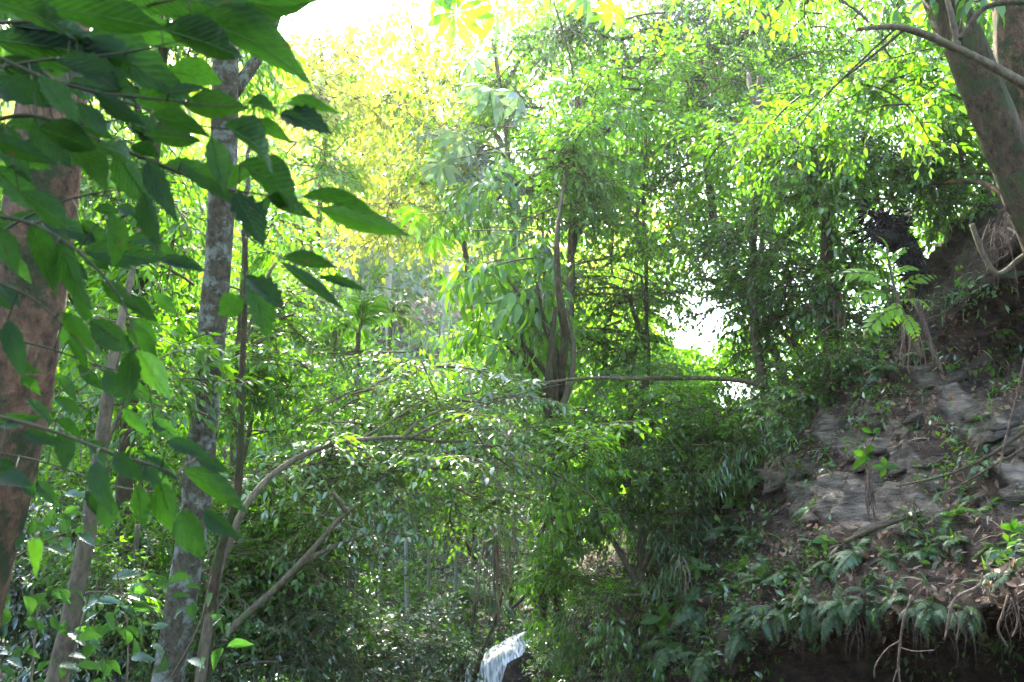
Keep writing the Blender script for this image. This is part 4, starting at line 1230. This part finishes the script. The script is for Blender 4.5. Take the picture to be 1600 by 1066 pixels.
# (px, py, size in px, fronds, material, label)
for (x, y, s, n, m, lab) in [
    (1098, 812, 62, 6, 'fern_grey', 'arching blue-grey fern on the crest left of the bare rock'),
    (1140, 835, 58, 6, 'fern_grey', 'blue-grey fern just below the arching crest fern'),
    (1178, 850, 60, 7, 'fern', 'green fern tucked under the left end of the bare rock'),
    (1060, 880, 64, 6, 'fern_grey', 'grey fern above the hanging straw-coloured fronds'),
    (1272, 800, 58, 7, 'bright', 'small dense bright fern at the lower left of the bare rock'),
    (1340, 868, 72, 7, 'fern', 'wide green fern directly below the bare rock'),
    (1300, 895, 60, 6, 'fern_grey', 'pale fern left of the wide green fern'),
    (1388, 880, 58, 6, 'fern', 'green fern right of the wide green fern'),
    (1240, 905, 60, 6, 'fern', 'green fern halfway down the slope left of the pale fern'),
    (1190, 915, 66, 6, 'fern', 'green fern over the left end of the overhang'),
    (1135, 935, 62, 6, 'fern', 'fern on the slope left of the overhang'),
    (1092, 960, 68, 6, 'fern_grey', 'grey fern on the slope above the drooping lip ferns'),
    (1220, 965, 74, 7, 'fern_grey', 'large grey fern drooping over the left end of the overhang'),
    (1165, 1010, 76, 7, 'fern_grey', 'grey fern hanging in the corner where the overhang begins'),
    (1110, 1040, 84, 7, 'fern_grey', 'large arching grey fern at the bottom edge left of the overhang'),
    (1050, 1020, 74, 7, 'fern', 'green fern at the bottom edge left of the large grey fern'),
    (1000, 960, 60, 6, 'fern', 'fern at the foot of the bank below the drooping shrub'),
    (1490, 812, 66, 4, 'bright', 'upright yellow-green fern on the right slope'),
    (1556, 800, 52, 3, 'bright', 'second yellow-green fern, near the right edge'),
    (1500, 855, 62, 7, 'fern_grey', 'blue-grey fern below the upright yellow-green fern'),
    (1560, 860, 64, 7, 'fern', 'green fern near the right edge above the pale hanging root'),
    (1440, 868, 56, 6, 'fern', 'fern between the wide green fern and the blue-grey fern'),
    (1580, 905, 60, 6, 'fern_grey', 'pale fern at the right edge above the overhang'),
    (1400, 935, 58, 6, 'fern_grey', 'grey fern on the lip near the hanging root'),
    (1310, 950, 58, 6, 'fern_grey', 'grey fern hanging over the middle of the overhang'),
    (1460, 950, 52, 5, 'fern_grey', 'small grey fern on the lip right of the hanging root'),
    (1385, 585, 62, 6, 'fern', 'fern in the shade at the top of the bank below the bright sapling'),
    (1330, 600, 56, 6, 'fern', 'fern at the top of the bank left of the shaded fern'),
    (1440, 560, 50, 6, 'fern', 'small fern at the foot of the dark earth wall'),
    (1560, 520, 50, 5, 'bright', 'fresh green fern against the dark earth wall'),
    (1270, 650, 56, 6, 'fern_grey', 'silvery fern where the shrub meets the bank top'),
    (1230, 690, 54, 6, 'fern', 'fern on the bank top above the left rock'),
    (1180, 760, 54, 6, 'fern', 'fern on the slope left of the left rock'),
    (1540, 730, 46, 5, 'fern', 'small fern on the stony slope near the right edge'),
]:
    p, nn = on_bank(x, y)
    d = float((p - CAM) @ FW)
    rosette('fern', lab, 'fern', p, nn, s / FPX * d * .85, n + 1, FROND[m], 'frond', (.1, .95), (-.35, -.7, -.1), 'ferns on the bank')

_tens = ['', 'first', 'second', 'third', 'fourth', 'fifth', 'sixth', 'seventh', 'eighth', 'ninth', 'tenth', 'eleventh', 'twelfth', 'thirteenth', 'fourteenth', 'fifteenth', 'sixteenth', 'seventeenth', 'eighteenth', 'nineteenth', 'twentieth', 'twenty-first', 'twenty-second', 'twenty-third', 'twenty-fourth', 'twenty-fifth', 'twenty-sixth']
_lip = sorted((random.uniform(1195, 1600), random.uniform(-28, 22)) for k in range(24))
for k, (x, dy) in enumerate(_lip):
    y = 962 - (x - 1195) * .05 + dy
    p, nn = on_bank(x, y)
    d = float((p - CAM) @ FW)
    rosette('fern', _tens[k + 1] + ' small fern from the left in the fringe along the overhang lip', 'fern', p, nn, random.uniform(22, 60) / FPX * d, random.choice((3, 4, 6)), FROND[random.choice(('fern', 'fern', 'fern_grey', 'dead'))], 'frond', (-.3, .9), (-.3, -.6, -.5), 'fringe ferns on the overhang lip', .3)
_slope = sorted((random.uniform(1010, 1600), random.uniform(-60, 25)) for k in range(26))
for k, (x, dy) in enumerate(_slope):
    y = max(640, 1010 - (x - 1010) * .42) + dy
    p, nn = on_bank(x, y)
    d = float((p - CAM) @ FW)
    rosette('fern', _tens[k + 1] + ' from the left of the small ferns in the slope litter above the fringe', 'fern', p, nn, random.uniform(24, 46) / FPX * d, random.choice((4, 5, 6)), FROND[random.choice(('fern', 'fern', 'bright', 'fern_grey'))], 'frond', (.1, .9), (-.35, -.7, -.1), 'small slope ferns')

for (x, y, d, s, n, m, lab) in [
    (742, 945, 17.5, 80, 9, 'fern', 'dusky palm in the gully beneath the hanging dry strands'),
    (690, 1020, 15.5, 62, 8, 'fern', 'low green palm left of the waterfall'),
    (722, 1035, 15.0, 50, 7, 'fern', 'small palm right beside the waterfall'),
    (560, 520, 15.0, 75, 8, 'bright', 'palm with fresh fronds in the pale light left of the middle'),
    (520, 560, 19.0, 70, 8, 'fern_grey', 'silvery palm in the pale haze behind the arching tree'),
    (610, 500, 22.0, 60, 8, 'fern_grey', 'faint silvery palm in the bright haze near the middle'),
    (800, 905, 18.0, 45, 7, 'fern_grey', 'small grey palm behind the bright bush'),
]:
    w = px_path([(x, y), (x - 2, y + 60), (x - 4, y + 160)], d)
    t = rosette('palm', lab, 'palm', w[0], (0, 0, 1), s / FPX * d * 1.25, n, PALMF[m], 'frond', (.1, 1.0))
    trunk(t, drop_to_ground(w), [rpx(4, d), rpx(5, d)], 'grey', sides=8)

# saplings with compound leaves on the bank
def sapling(label, base, stem, d, leaves, meshes, part='compound_leaf', bark='twig'):
    b = P(*base)
    t = thing('sapling', label, 'sapling', b)
    trunk(t, px_path(stem, d), [rpx(4, d), rpx(2.5, d), rpx(1.2, d)], bark, 'stem', 7)
    for (x0, y0, x1, y1) in leaves:
        dd = d + random.uniform(-.2, .2)
        A, B = P(x0, y0, dd), P(x1, y1, dd - random.uniform(0, .25))
        X = Vector(B - A); s = X.length; X.normalize()
        Z = Vector((random.uniform(-.3, .3), -.75, .75)); Z = (Z - X * Z.dot(X)).normalized(); Y = Z.cross(X)
        o = link(part, meshes[random.randrange(len(meshes))], t)
        M = Matrix(((X.x, Y.x, Z.x), (X.y, Y.y, Z.y), (X.z, Y.z, Z.z))).to_4x4() @ Matrix.Scale(s, 4)
        M.translation = Vector(A) - t.location
        o.matrix_local = M
    return t


sapling('bright sapling with feather-shaped leaves in front of the dark stump', (1440, 560, 7.6), [(1440, 560), (1415, 500), (1395, 440), (1385, 390)], 7.4,
        [(1395, 450, 1290, 428), (1395, 460, 1320, 480), (1390, 430, 1360, 372), (1390, 420, 1420, 380), (1400, 460, 1470, 430), (1400, 470, 1460, 490), (1405, 480, 1345, 530), (1400, 470, 1390, 520), (1395, 430, 1440, 410), (1385, 400, 1375, 365), (1410, 490, 1440, 530), (1390, 450, 1340, 440)], PINN['lime'])
for (lab, x, y, s, n, mat) in [
    ('star-leaved seedling growing from the crack above the bare rock', 1355, 735, 34, 5, 'bright'),
    ('second star-leaved seedling, right of the dry hanging roots', 1383, 745, 26, 4, 'bright'),
    ('seedling with two upright bright leaves at the top of the rock', 1363, 690, 22, 2, 'bright'),
    ('bright seedling near the right edge under the pale fern', 1585, 850, 32, 3, 'bright'),
    ('broad-leaved seedling over the foot of the bank', 1035, 990, 40, 4, 'bright'),
    ('seedling with yellowish leaves left of the overhang corner', 1150, 985, 30, 4, 'bright'),
    ('lime green seedling on the slope above the blue-grey ferns', 1150, 800, 32, 5, 'bright'),
    ('bright seedling among the ferns below the crest', 1090, 905, 30, 4, 'bright'),
    ('small bright seedling hidden in the fern slope, above the lip', 1290, 860, 24, 4, 'bright'),
    ('pale leaved seedling clinging to the dark earth wall', 1580, 450, 26, 3, 'silver'),
    ('seedling with pale leaves on the edge of the dark stump ledge', 1478, 410, 26, 3, 'bright'),
]:
    p, nn = on_bank(x, y)
    d = float((p - CAM) @ FW)
    t = thing('seedling', lab, 'seedling', p, 'seedlings on the bank')
    top = P(x, y - s * .6, d - .15)
    trunk(t, [p, (p + top) / 2 + np.array([.01, -.02, 0]), top], [.005, .003], 'twig', 'stem', 6)
    for i in range(n):
        a = math.pi * (i + .5) / n + random.uniform(-.2, .2) if n < 4 else 2 * math.pi * i / n + random.uniform(-.3, .3)
        blade(t, (x, y - s * .6), (x + s * math.cos(a), y - s * .6 - s * .7 * math.sin(a)), d - .15, random.uniform(-.08, .05), s * .45, 'blade_fresh' if mat == 'bright' else 'silver', tilt=random.uniform(-.6, .6))

# dry fronds and strands hanging down
def strands(name, label, cat, top, n, length, spread, mat, d, r=.004, wood=False):
    """dry strands hanging from one point, joined where they are too fine to pick apart"""
    b = P(top[0], top[1], d)
    t = thing(name, label, cat, b)
    for i in range(n):
        ln = length * random.uniform(.3, 1.1)
        x = random.uniform(-1, 1)
        e = b + np.array([x * spread, random.uniform(-.3, .3) * spread, -ln])
        st = b + np.array([x * spread * random.uniform(.1, .6), 0, random.uniform(-.22, .05) * length])
        m1 = st * .65 + e * .35 + np.array([x * spread * random.uniform(-.1, .35), -.05 * length * random.random(), .06 * length * random.random()]) + rng.normal(0, .03, 3) * length
        m2 = st * .3 + e * .7 + rng.normal(0, .03, 3) * length
        mb = MB()
        tube(mb, smooth_path([st, m1, m2, e], 4), [r, r * .8, r * .3], 4, r=random.random())
        link('strand', mb.mesh('strand', [BK['root'] if wood else LM[mat]], True, b), t)
    return t


strands('hanging_fronds', 'bundle of long dry grey strands hanging above the gully palm', 'dry fronds', (768, 812), 34, 1.45, .27, 'straw', 11.4, .008)
strands('hanging_fronds', 'narrow second bundle of dry strands beside the long grey bundle', 'dry fronds', (800, 822), 12, .9, .10, 'straw', 11.2, .006)
strands('hanging_fronds', 'straw-coloured dead fronds hanging under the grey crest fern', 'dry fronds', (1062, 868), 9, .5, .10, 'straw', 9.2, .005)
strands('hanging_fronds', 'dead brown fronds hanging below the bright sapling', 'dry fronds', (1422, 500), 14, .42, .12, 'dead', 7.6, .007)
strands('hanging_fronds', 'skirt of dry grass blades on the crest left of the bare rock', 'dry fronds', (1218, 715), 14, .34, .18, 'dead', 8.9, .004)
strands('hanging_fronds', 'dry stalks hanging at the top of the bank below the silvery fern', 'dry fronds', (1350, 620), 10, .4, .2, 'dead', 8.6, .005)
strands('hanging_roots', 'bundle of thin pinkish roots hanging down the bare rock', 'roots', (1356, 735), 9, .40, .035, 'dead', 7.1, .007, True)
strands('hanging_roots', 'roots hanging over the dark earth wall under the leaning trunk', 'roots', (1565, 345), 16, .7, .28, 'dead', 7.0, .003, True)
strands('hanging_roots', 'thin roots below the ledge right of the bare rock', 'roots', (1425, 780), 7, .3, .08, 'dead', 6.4, .005, True)
strands('hanging_fronds', 'dead leaf skirt on the tree left of the dark stump', 'dry fronds', (1310, 460), 12, .55, .1, 'dead', 9.7, .008)

for (x, y, lab) in [(1255, 965, 'leftmost'), (1345, 962, 'second'), (1440, 955, 'third'), (1515, 948, 'fourth'), (1590, 940, 'rightmost')]:
    p, nn = on_bank(x, y)
    strands('hanging_roots', lab + ' tuft of hair-thin roots dangling under the overhang lip' + ('' if 'most' in lab else ', counted from its left end'), 'roots', (x, y), 12, .34, .14, 'dead', float((p - CAM) @ FW) - .05, .0022, True)

# roots and vines that can be followed
def root(label, paths, d, name='root', cat='root', mat='root'):
    w0 = px_path(paths[0][0], d)
    t = thing(name, label, cat, w0[0])
    for i, (pts, r) in enumerate(paths):
        trunk(t, px_path(pts, d), [rpx(q, d) for q in r], mat, 'main_root' if i == 0 else 'side_root', 7, .15)
    return t


root('branching root hanging in front of the dark overhang', [([(1425, 930), (1412, 970), (1406, 1010), (1404, 1045), (1410, 1090)], (2, 2, 1.7, 1.3)), ([(1408, 1000), (1385, 1015), (1368, 1040), (1366, 1060)], (1.2, 1, .7)), ([(1406, 1012), (1430, 1018), (1460, 1016)], (1.2, .6)), ([(1404, 1040), (1392, 1075)], (1.2, .6))], 4.95)
root('pale knobbly root dangling from the lip near the right edge', [([(1535, 895), (1530, 915), (1500, 930), (1488, 945), (1482, 970), (1476, 1000)], (1.5, 2, 2.5, 3, 2, 1)), ([(1486, 950), (1498, 975), (1494, 1000)], (2, 1.5, .7)), ([(1530, 912), (1545, 925), (1550, 950)], (1.5, 1, .5))], 4.6)
root('short twisted root hanging beside the right edge', [([(1575, 930), (1566, 960), (1560, 985), (1575, 1012)], (1.5, 1.5, 2, 1.5)), ([(1580, 935), (1590, 970), (1582, 995)], (1.5, 1.5, 1))], 4.5)
root('pale crooked root standing below the bright sapling', [([(1432, 470), (1445, 510), (1458, 550), (1474, 585)], (4, 4, 4, 2))], 7.2)
root('curved dark root crossing the earth wall under the leaning trunk', [([(1518, 350), (1535, 395), (1560, 428), (1600, 400), (1640, 380)], (4, 4, 4, 4, 3))], 6.7, mat='grey')
root('long root running along the slope to the right edge', [([(1400, 760), (1470, 745), (1510, 730), (1550, 710), (1600, 675), (1650, 640)], (1.2, 1.8, 2.4, 2.8, 3.2, 3.5))], 6.05, mat='dark')
root('thin root lying above the long slope root', [([(1480, 770), (1540, 735), (1600, 700), (1650, 665)], (1, 1.6, 2, 2))], 5.85, mat='dark')
root('fallen stick across the foot of the bare rock', [([(1320, 848), (1352, 832), (1400, 815), (1440, 800)], (4, 4, 3, 2))], 6.5, 'stick', 'stick', 'dark')
root('upright thin stem on the slope near the right edge', [([(1600, 560), (1588, 620), (1570, 690), (1560, 740)], (1, 1.3, 1.5))], 5.6, 'stick', 'stick')
root('bare stick leaning across the waterfall', [([(786, 925), (772, 975), (752, 1020), (738, 1056)], (2, 2.5, 2.5, 3))], 14.0, 'stick', 'stick')
root('pale fallen stick on the bush right of the waterfall', [([(826, 926), (810, 942), (800, 950)], (3, 3, 3))], 13.0, 'stick', 'stick')
root('thin upright vine stem left of the bright sky gap', [([(1002, 430), (1010, 500), (1014, 560), (1008, 640)], (2, 2.5, 2.5))], 12.0, 'liana', 'vine', 'dark')

# the dark shaggy stump
b = P(1436, 470, 7.7)
t = thing('rotten_stump', 'black shaggy rotten stump with two forked stubs on the bank top', 'stump', b)
trunk(t, px_path([(1378, 345), (1392, 360), (1412, 385), (1426, 408), (1434, 440)], 7.7), [rpx(r, 8) for r in (8, 14, 17, 15, 14)], 'rot', 'trunk', 16, .25)
trunk(t, px_path([(1400, 360), (1375, 340), (1356, 330)], 7.7), [rpx(r, 8) for r in (12, 8, 3)], 'rot', 'stub', 9, .3)
trunk(t, px_path([(1395, 372), (1372, 368), (1356, 362)], 7.6), [rpx(r, 8) for r in (14, 11, 4)], 'rot', 'stub', 9, .3)
trunk(t, px_path([(1398, 356), (1412, 342), (1422, 333)], 7.7), [rpx(r, 8) for r in (12, 7, 3)], 'rot', 'stub', 9, .3)

mb = MB()
for (pth, rad, cnt) in (([(1378, 345), (1392, 360), (1412, 385), (1426, 408), (1434, 440)], 15, 420), ([(1400, 360), (1356, 330)], 10, 140), ([(1395, 372), (1356, 362)], 12, 140), ([(1398, 356), (1422, 333)], 9, 120)):
    sp = smooth_path(px_path(pth, 7.65), 8)
    k = rng.integers(0, len(sp), cnt)
    dv = norm(rng.normal(0, 1, (cnt, 3)))
    put_leaves(mb, leaf_geo(2, .13, .2, .3), sp[k] + dv * rpx(rad, 8) * .85, dv + np.array([-.5, 0, -.5]), rng.normal(0, 1, (cnt, 3)), rng.uniform(.05, .12, cnt), 0)
o = link('shaggy_fibres', mb.mesh('shaggy_fibres', [BK['rot']], False, np.array(t.location)), t)
o['kind'] = 'stuff'

# ------------------------------------------------------------------ loose stones on the bank (pieces of it), litter, twigs
def stone_mesh(seed):
    import bmesh
    bm = bmesh.new()
    bmesh.ops.create_icosphere(bm, subdivisions=2, radius=1)
    for v in bm.verts:
        c = v.co.copy()
        k = max(abs(c.x), abs(c.y), abs(c.z))
        c = c.lerp(c / k * .9, .6)
        n = mnoise.noise(c * 1.4 + Vector((seed, 0, 0))) * .28 + mnoise.noise(c * 3.5 + Vector((0, seed, 0))) * .12
        v.co = c * (1 + n)
    me = bpy.data.meshes.new('stone')
    bm.to_mesh(me)
    bm.free()
    at = me.attributes.new('rnd', 'FLOAT', 'POINT')
    at.data.foreach_set('value', np.full(len(me.vertices), .75, dtype=np.float32))
    me.materials.append(SOIL)
    return me


STONES = [stone_mesh(k * 3.7) for k in range(5)]
for (x, y, l, h) in [(1560, 672, 60, 14), (1596, 640, 50, 16), (1500, 625, 52, 10), (1430, 650, 44, 10), (1370, 660, 40, 12), (1340, 705, 46, 10), (1400, 735, 48, 9), (1290, 835, 54, 9), (1360, 822, 60, 9), (1420, 790, 50, 10), (1480, 760, 46, 9), (1530, 775, 40, 10), (1240, 800, 30, 12), (1580, 760, 36, 12), (1330, 935, 34, 14), (1270, 950, 28, 12), (1450, 915, 34, 12), (1535, 920, 30, 12), (1220, 770, 30, 14), (1310, 660, 26, 14), (1595, 585, 30, 14), (1540, 560, 34, 14)]:
    p, nn = on_bank(x, y)
    d = float((p - CAM) @ FW)
    o = link('stone', STONES[random.randrange(5)], BANK, p - nn * rpx(h, d) * .5)
    o.rotation_euler = (random.uniform(-.2, .2), -.42 + random.uniform(-.15, .15), random.uniform(-.2, .2))
    o.scale = (rpx(l, d) * .5, rpx(l, d) * .4, rpx(h, d) * .7)

def slab_mesh(seed):
    """a flat broken slab with a jagged outline"""
    r = np.random.default_rng(seed)
    n = 11
    a = np.linspace(0, 2 * math.pi, n, endpoint=False) + r.normal(0, .14, n)
    rad = r.uniform(.7, 1.08, n)
    top = np.stack([np.cos(a) * rad, np.sin(a) * rad, .5 + r.normal(0, .16, n)], -1)
    mid = np.stack([np.cos(a) * rad * 1.06, np.sin(a) * rad * 1.06, r.normal(0, .2, n)], -1)
    bot = np.stack([np.cos(a) * rad * .9, np.sin(a) * rad * .9, -.5 + r.normal(0, .1, n)], -1)
    V = np.vstack([top, mid, bot, [[.1, 0, .6]], [[0, .1, -.6]]])
    T = []
    for i in range(n):
        j = (i + 1) % n
        T += [(3 * n, i, j), (i, n + i, n + j), (i, n + j, j), (n + i, 2 * n + i, 2 * n + j), (n + i, 2 * n + j, n + j), (3 * n + 1, 2 * n + j, 2 * n + i)]
    mb = MB(); mb.add(V, T, 0, .46)
    return mb.mesh('rock_slab', [SOIL])


SLABS = [slab_mesh(k) for k in range(7)]
for k in range(26):
    cx, cy, rx, ry = random.choice([(1310, 785, 130, 55), (1420, 715, 120, 45), (1540, 665, 80, 60), (1480, 600, 110, 35), (1250, 755, 60, 45), (1560, 740, 60, 50)])
    x, y = cx + random.uniform(-1, 1) * rx, cy + random.uniform(-1, 1) * ry
    if y > 1010 - (x - 1010) * .30 + 20:
        continue
    p, nn = on_bank(x, y)
    d = float((p - CAM) @ FW)
    l, h = random.uniform(40, 95), random.uniform(6, 12)
    o = link('rock_slab', SLABS[k % 7], BANK, p - nn * rpx(h, d) * 1.0)
    o.rotation_euler = (random.gauss(.35, .10), -.42 + random.gauss(0, .07), random.gauss(.05, .15))
    o.scale = (rpx(l, d) * .6, rpx(l, d) * .42, rpx(h, d))

def scatter_litter():
    mb = MB()
    geo = leaf_geo(3, .26, .4, -.15, .45)
    m = (_bx > 1000) & (_bx < 1680) & (_by > 480) & (_by < 1010) & (_bd < 12)
    idx = np.where(m)[0]
    k = rng.choice(idx, 6500)
    k = k[(_br[k] < .5) | (rng.random(len(k)) < .4)]
    p = _bp[k] + _bn[k] * .012 + rng.normal(0, .03, (len(k), 3))
    put_leaves(mb, geo, p, rng.normal(0, 1, (len(k), 3)) - _bn[k] * .2, _bn[k] + rng.normal(0, .35, (len(k), 3)), rng.uniform(.02, .07, len(k)), 0)
    tag(link('leaf_litter', mb.mesh('leaf_litter', [LM['dead']])), kind='stuff')
    mb = MB()
    for q in rng.choice(idx, 520):
        a = rng.normal(0, 1, 3); a -= _bn[q] * (a @ _bn[q]) * .8
        a = norm(a) * rng.uniform(.08, .3)
        p0 = _bp[q] + _bn[q] * .015
        tube(mb, [p0 - a, p0 + _bn[q] * .02 + rng.normal(0, .02, 3), p0 + a], [.003, .0015], 3, r=rng.random())
    tag(link('fallen_twig_litter', mb.mesh('fallen_twig_litter', [BK['root']])), kind='stuff')
    # low green growth on the bank
    mb = MB()
    gg = leaf_geo(2, .22, .3, .2)
    m = (_bx > 820) & (_bx < 1680) & (_by > 430) & (_by < 1066) & (_bd < 17)
    idx = np.where(m)[0]
    for q in rng.choice(idx, 1100):
        if _br[q] > .4 and rng.random() < .6:
            continue
        if nz(_bp[q], 1.3, 8) < -.05 and _bx[q] > 1190:
            continue
        n = 14
        p = _bp[q] + rng.normal(0, .07, (n, 3)) + _bn[q] * rng.uniform(.0, .1, (n, 1))
        put_leaves(mb, gg, p, rng.normal(0, 1, (n, 3)) + _bn[q] * .5, np.array([0, -.2, 1.0]) + rng.normal(0, .4, (n, 3)), rng.uniform(.03, .09, n), int(rng.random() < .5))
    tag(link('ground_cover', mb.mesh('ground_cover', [LM['fern'], LM['glossy']])), kind='stuff')
    # grass and thin dry blades on the bank
    mb = MB()
    gb = leaf_geo(4, .045, .4, .6, .4)
    for q in rng.choice(idx, 330):
        if _br[q] > .3 or (_bx[q] > 1180 and _by[q] > 930):
            continue
        n = 9
        p = np.repeat(_bp[q][None], n, 0) + rng.normal(0, .02, (n, 3))
        put_leaves(mb, gb, p, rng.normal(0, .7, (n, 3)) + _bn[q] * .7 + np.array([-.1, -.3, .3]), np.array([0, -.2, 1.0]) + rng.normal(0, .3, (n, 3)), rng.uniform(.07, .18, n), int(rng.random() < .35))
    tag(link('grass', mb.mesh('grass', [LM['fern'], LM['straw']])), kind='stuff')
    # undergrowth of the gully floor
    mb = MB()
    for _ in range(3200):
        y = random.uniform(6, 30); x = random.uniform(-.62, .08) * y
        if -1.1 < x < .5 and 13.2 < y < 16.2:
            continue
        z = float(ground_z(x, y))
        n = 12
        R = random.uniform(.1, .35)
        p = np.array([x, y, z]) + rng.normal(0, 1, (n, 3)) * R * np.array([1, 1, .5]) + np.array([0, 0, R])
        put_leaves(mb, gg, p, rng.normal(0, 1, (n, 3)), np.array([0, 0, 1.0]) + rng.normal(0, .4, (n, 3)), rng.uniform(.06, .18, n), int(rng.random() < .6))
    tag(link('undergrowth', mb.mesh('undergrowth', [LM['mid'], LM['dark']])), kind='stuff')


scatter_litter()

# ------------------------------------------------------------------ the little waterfall
def build_water():
    m, N, L = mat_new('falling_water')
    out = N.new('ShaderNodeOutputMaterial')
    tc = N.new('ShaderNodeTexCoord')
    mp = N.new('ShaderNodeMapping'); mp.inputs['Scale'].default_value = (14, 3, 2.2)
    L.new(tc.outputs['Object'], mp.inputs[0])
    n = N.new('ShaderNodeTexNoise'); n.inputs['Scale'].default_value = 2.0; n.inputs['Detail'].default_value = 6
    L.new(mp.outputs[0], n.inputs['Vector'])
    r = N.new('ShaderNodeValToRGB')
    r.color_ramp.elements[0].position = .36; r.color_ramp.elements[0].color = (.10, .10, .095, 1)
    r.color_ramp.elements[1].position = .60; r.color_ramp.elements[1].color = (.62, .63, .66, 1)
    L.new(n.outputs['Fac'], r.inputs[0])
    p = N.new('ShaderNodeBsdfPrincipled'); p.inputs['Roughness'].default_value = .18; p.inputs['Specular IOR Level'].default_value = .6
    b = N.new('ShaderNodeBump'); b.inputs['Strength'].default_value = .25; b.inputs['Distance'].default_value = .02
    L.new(n.outputs['Fac'], b.inputs['Height']); L.new(b.outputs[0], p.inputs['Normal'])
    L.new(r.outputs[0], p.inputs['Base Color']); L.new(p.outputs[0], out.inputs[0])

    def sheet(mb, left, right, d0, dd, rough):
        n, k = 28, 12
        lp = smooth_path([P(x, y, z) for x, y, z in left], 9); rp = smooth_path([P(x, y, z) for x, y, z in right], 9)
        a = np.linspace(0, 1, n)
        lp = np.stack([np.interp(a, np.linspace(0, 1, len(lp)), lp[:, q]) for q in range(3)], -1)
        rp = np.stack([np.interp(a, np.linspace(0, 1, len(rp)), rp[:, q]) for q in range(3)], -1)
        V = []
        for i in range(n):
            for j in range(k):
                f = j / (k - 1)
                q = lp[i] * (1 - f) + rp[i] * f + np.array([0, -.12 * math.sin(math.pi * f), .05 * math.sin(math.pi * f)])
                q = q + np.array([.05 * nz(q, 3.0, 2) + .03 * nz(q, 9.0, 5), 0, 0])
                V.append(q + np.array([0, -1, .4]) * rough * (nz(q, 3.5) + .6 * nz(q * np.array([3, 1, .7]), 4, 3)))
        idx = np.arange(n * k).reshape(n, k)
        A, B, C, D = idx[:-1, :-1], idx[:-1, 1:], idx[1:, 1:], idx[1:, :-1]
        mb.add(V, np.concatenate([np.stack([A, B, C], -1).reshape(-1, 3), np.stack([A, C, D], -1).reshape(-1, 3)]), 0)
    mb = MB()
    sheet(mb, [(812, 988, 15.9), (780, 1004, 15.3), (758, 1022, 14.8), (748, 1050, 14.6), (742, 1100, 14.5)], [(830, 994, 15.9), (818, 1020, 15.2), (796, 1036, 14.7), (784, 1062, 14.5), (782, 1100, 14.4)], 15, 0, .02)
    o = link('waterfall', mb.mesh('waterfall', [m], True)); tag(o, kind='structure')
    mb = MB()
    sheet(mb, [(738, 1034, 14.9), (728, 1050, 14.7), (722, 1100, 14.6)], [(746, 1034, 14.9), (738, 1052, 14.7), (734, 1100, 14.6)], 15, 0, .02)
    o = link('side_waterfall', mb.mesh('side_waterfall', [m], True)); tag(o, kind='structure')
    # the wet ledge it runs over
    o = link('wet_rock', STONES[1], None, P(806, 1120, 14.6))
    o.scale = (.30, .30, .26)
    o.rotation_euler = (.1, .3, .2)
    tag(o, 'dark wet rock at the bottom edge right of the waterfall', 'rock')
    o = link('wet_rock', STONES[3], None, P(700, 1105, 15.0))
    o.scale = (.40, .45, .32)
    tag(o, 'dark wet rock at the bottom edge left of the waterfall', 'rock')


build_water()


# ------------------------------------------------------------------ the hazy air of the gully
def build_haze():
    import bmesh
    bm = bmesh.new()
    bmesh.ops.create_cube(bm, size=1)
    me = bpy.data.meshes.new('haze')
    bm.to_mesh(me)
    bm.free()
    o = link('haze', me, None, (0, 70, 34))
    o.scale = (344, 264, 76)
    tag(o, kind='stuff')
    m, N, L = mat_new('haze')
    pv = N.new('ShaderNodeVolumePrincipled')
    pv.inputs['Density'].default_value = 0.0006
    pv.inputs['Anisotropy'].default_value = 0.72
    pv.inputs['Color'].default_value = (.95, .97, 1, 1)
    mo = N.new('ShaderNodeOutputMaterial')
    L.new(pv.outputs[0], mo.inputs['Volume'])
    me.materials.append(m)


build_haze()
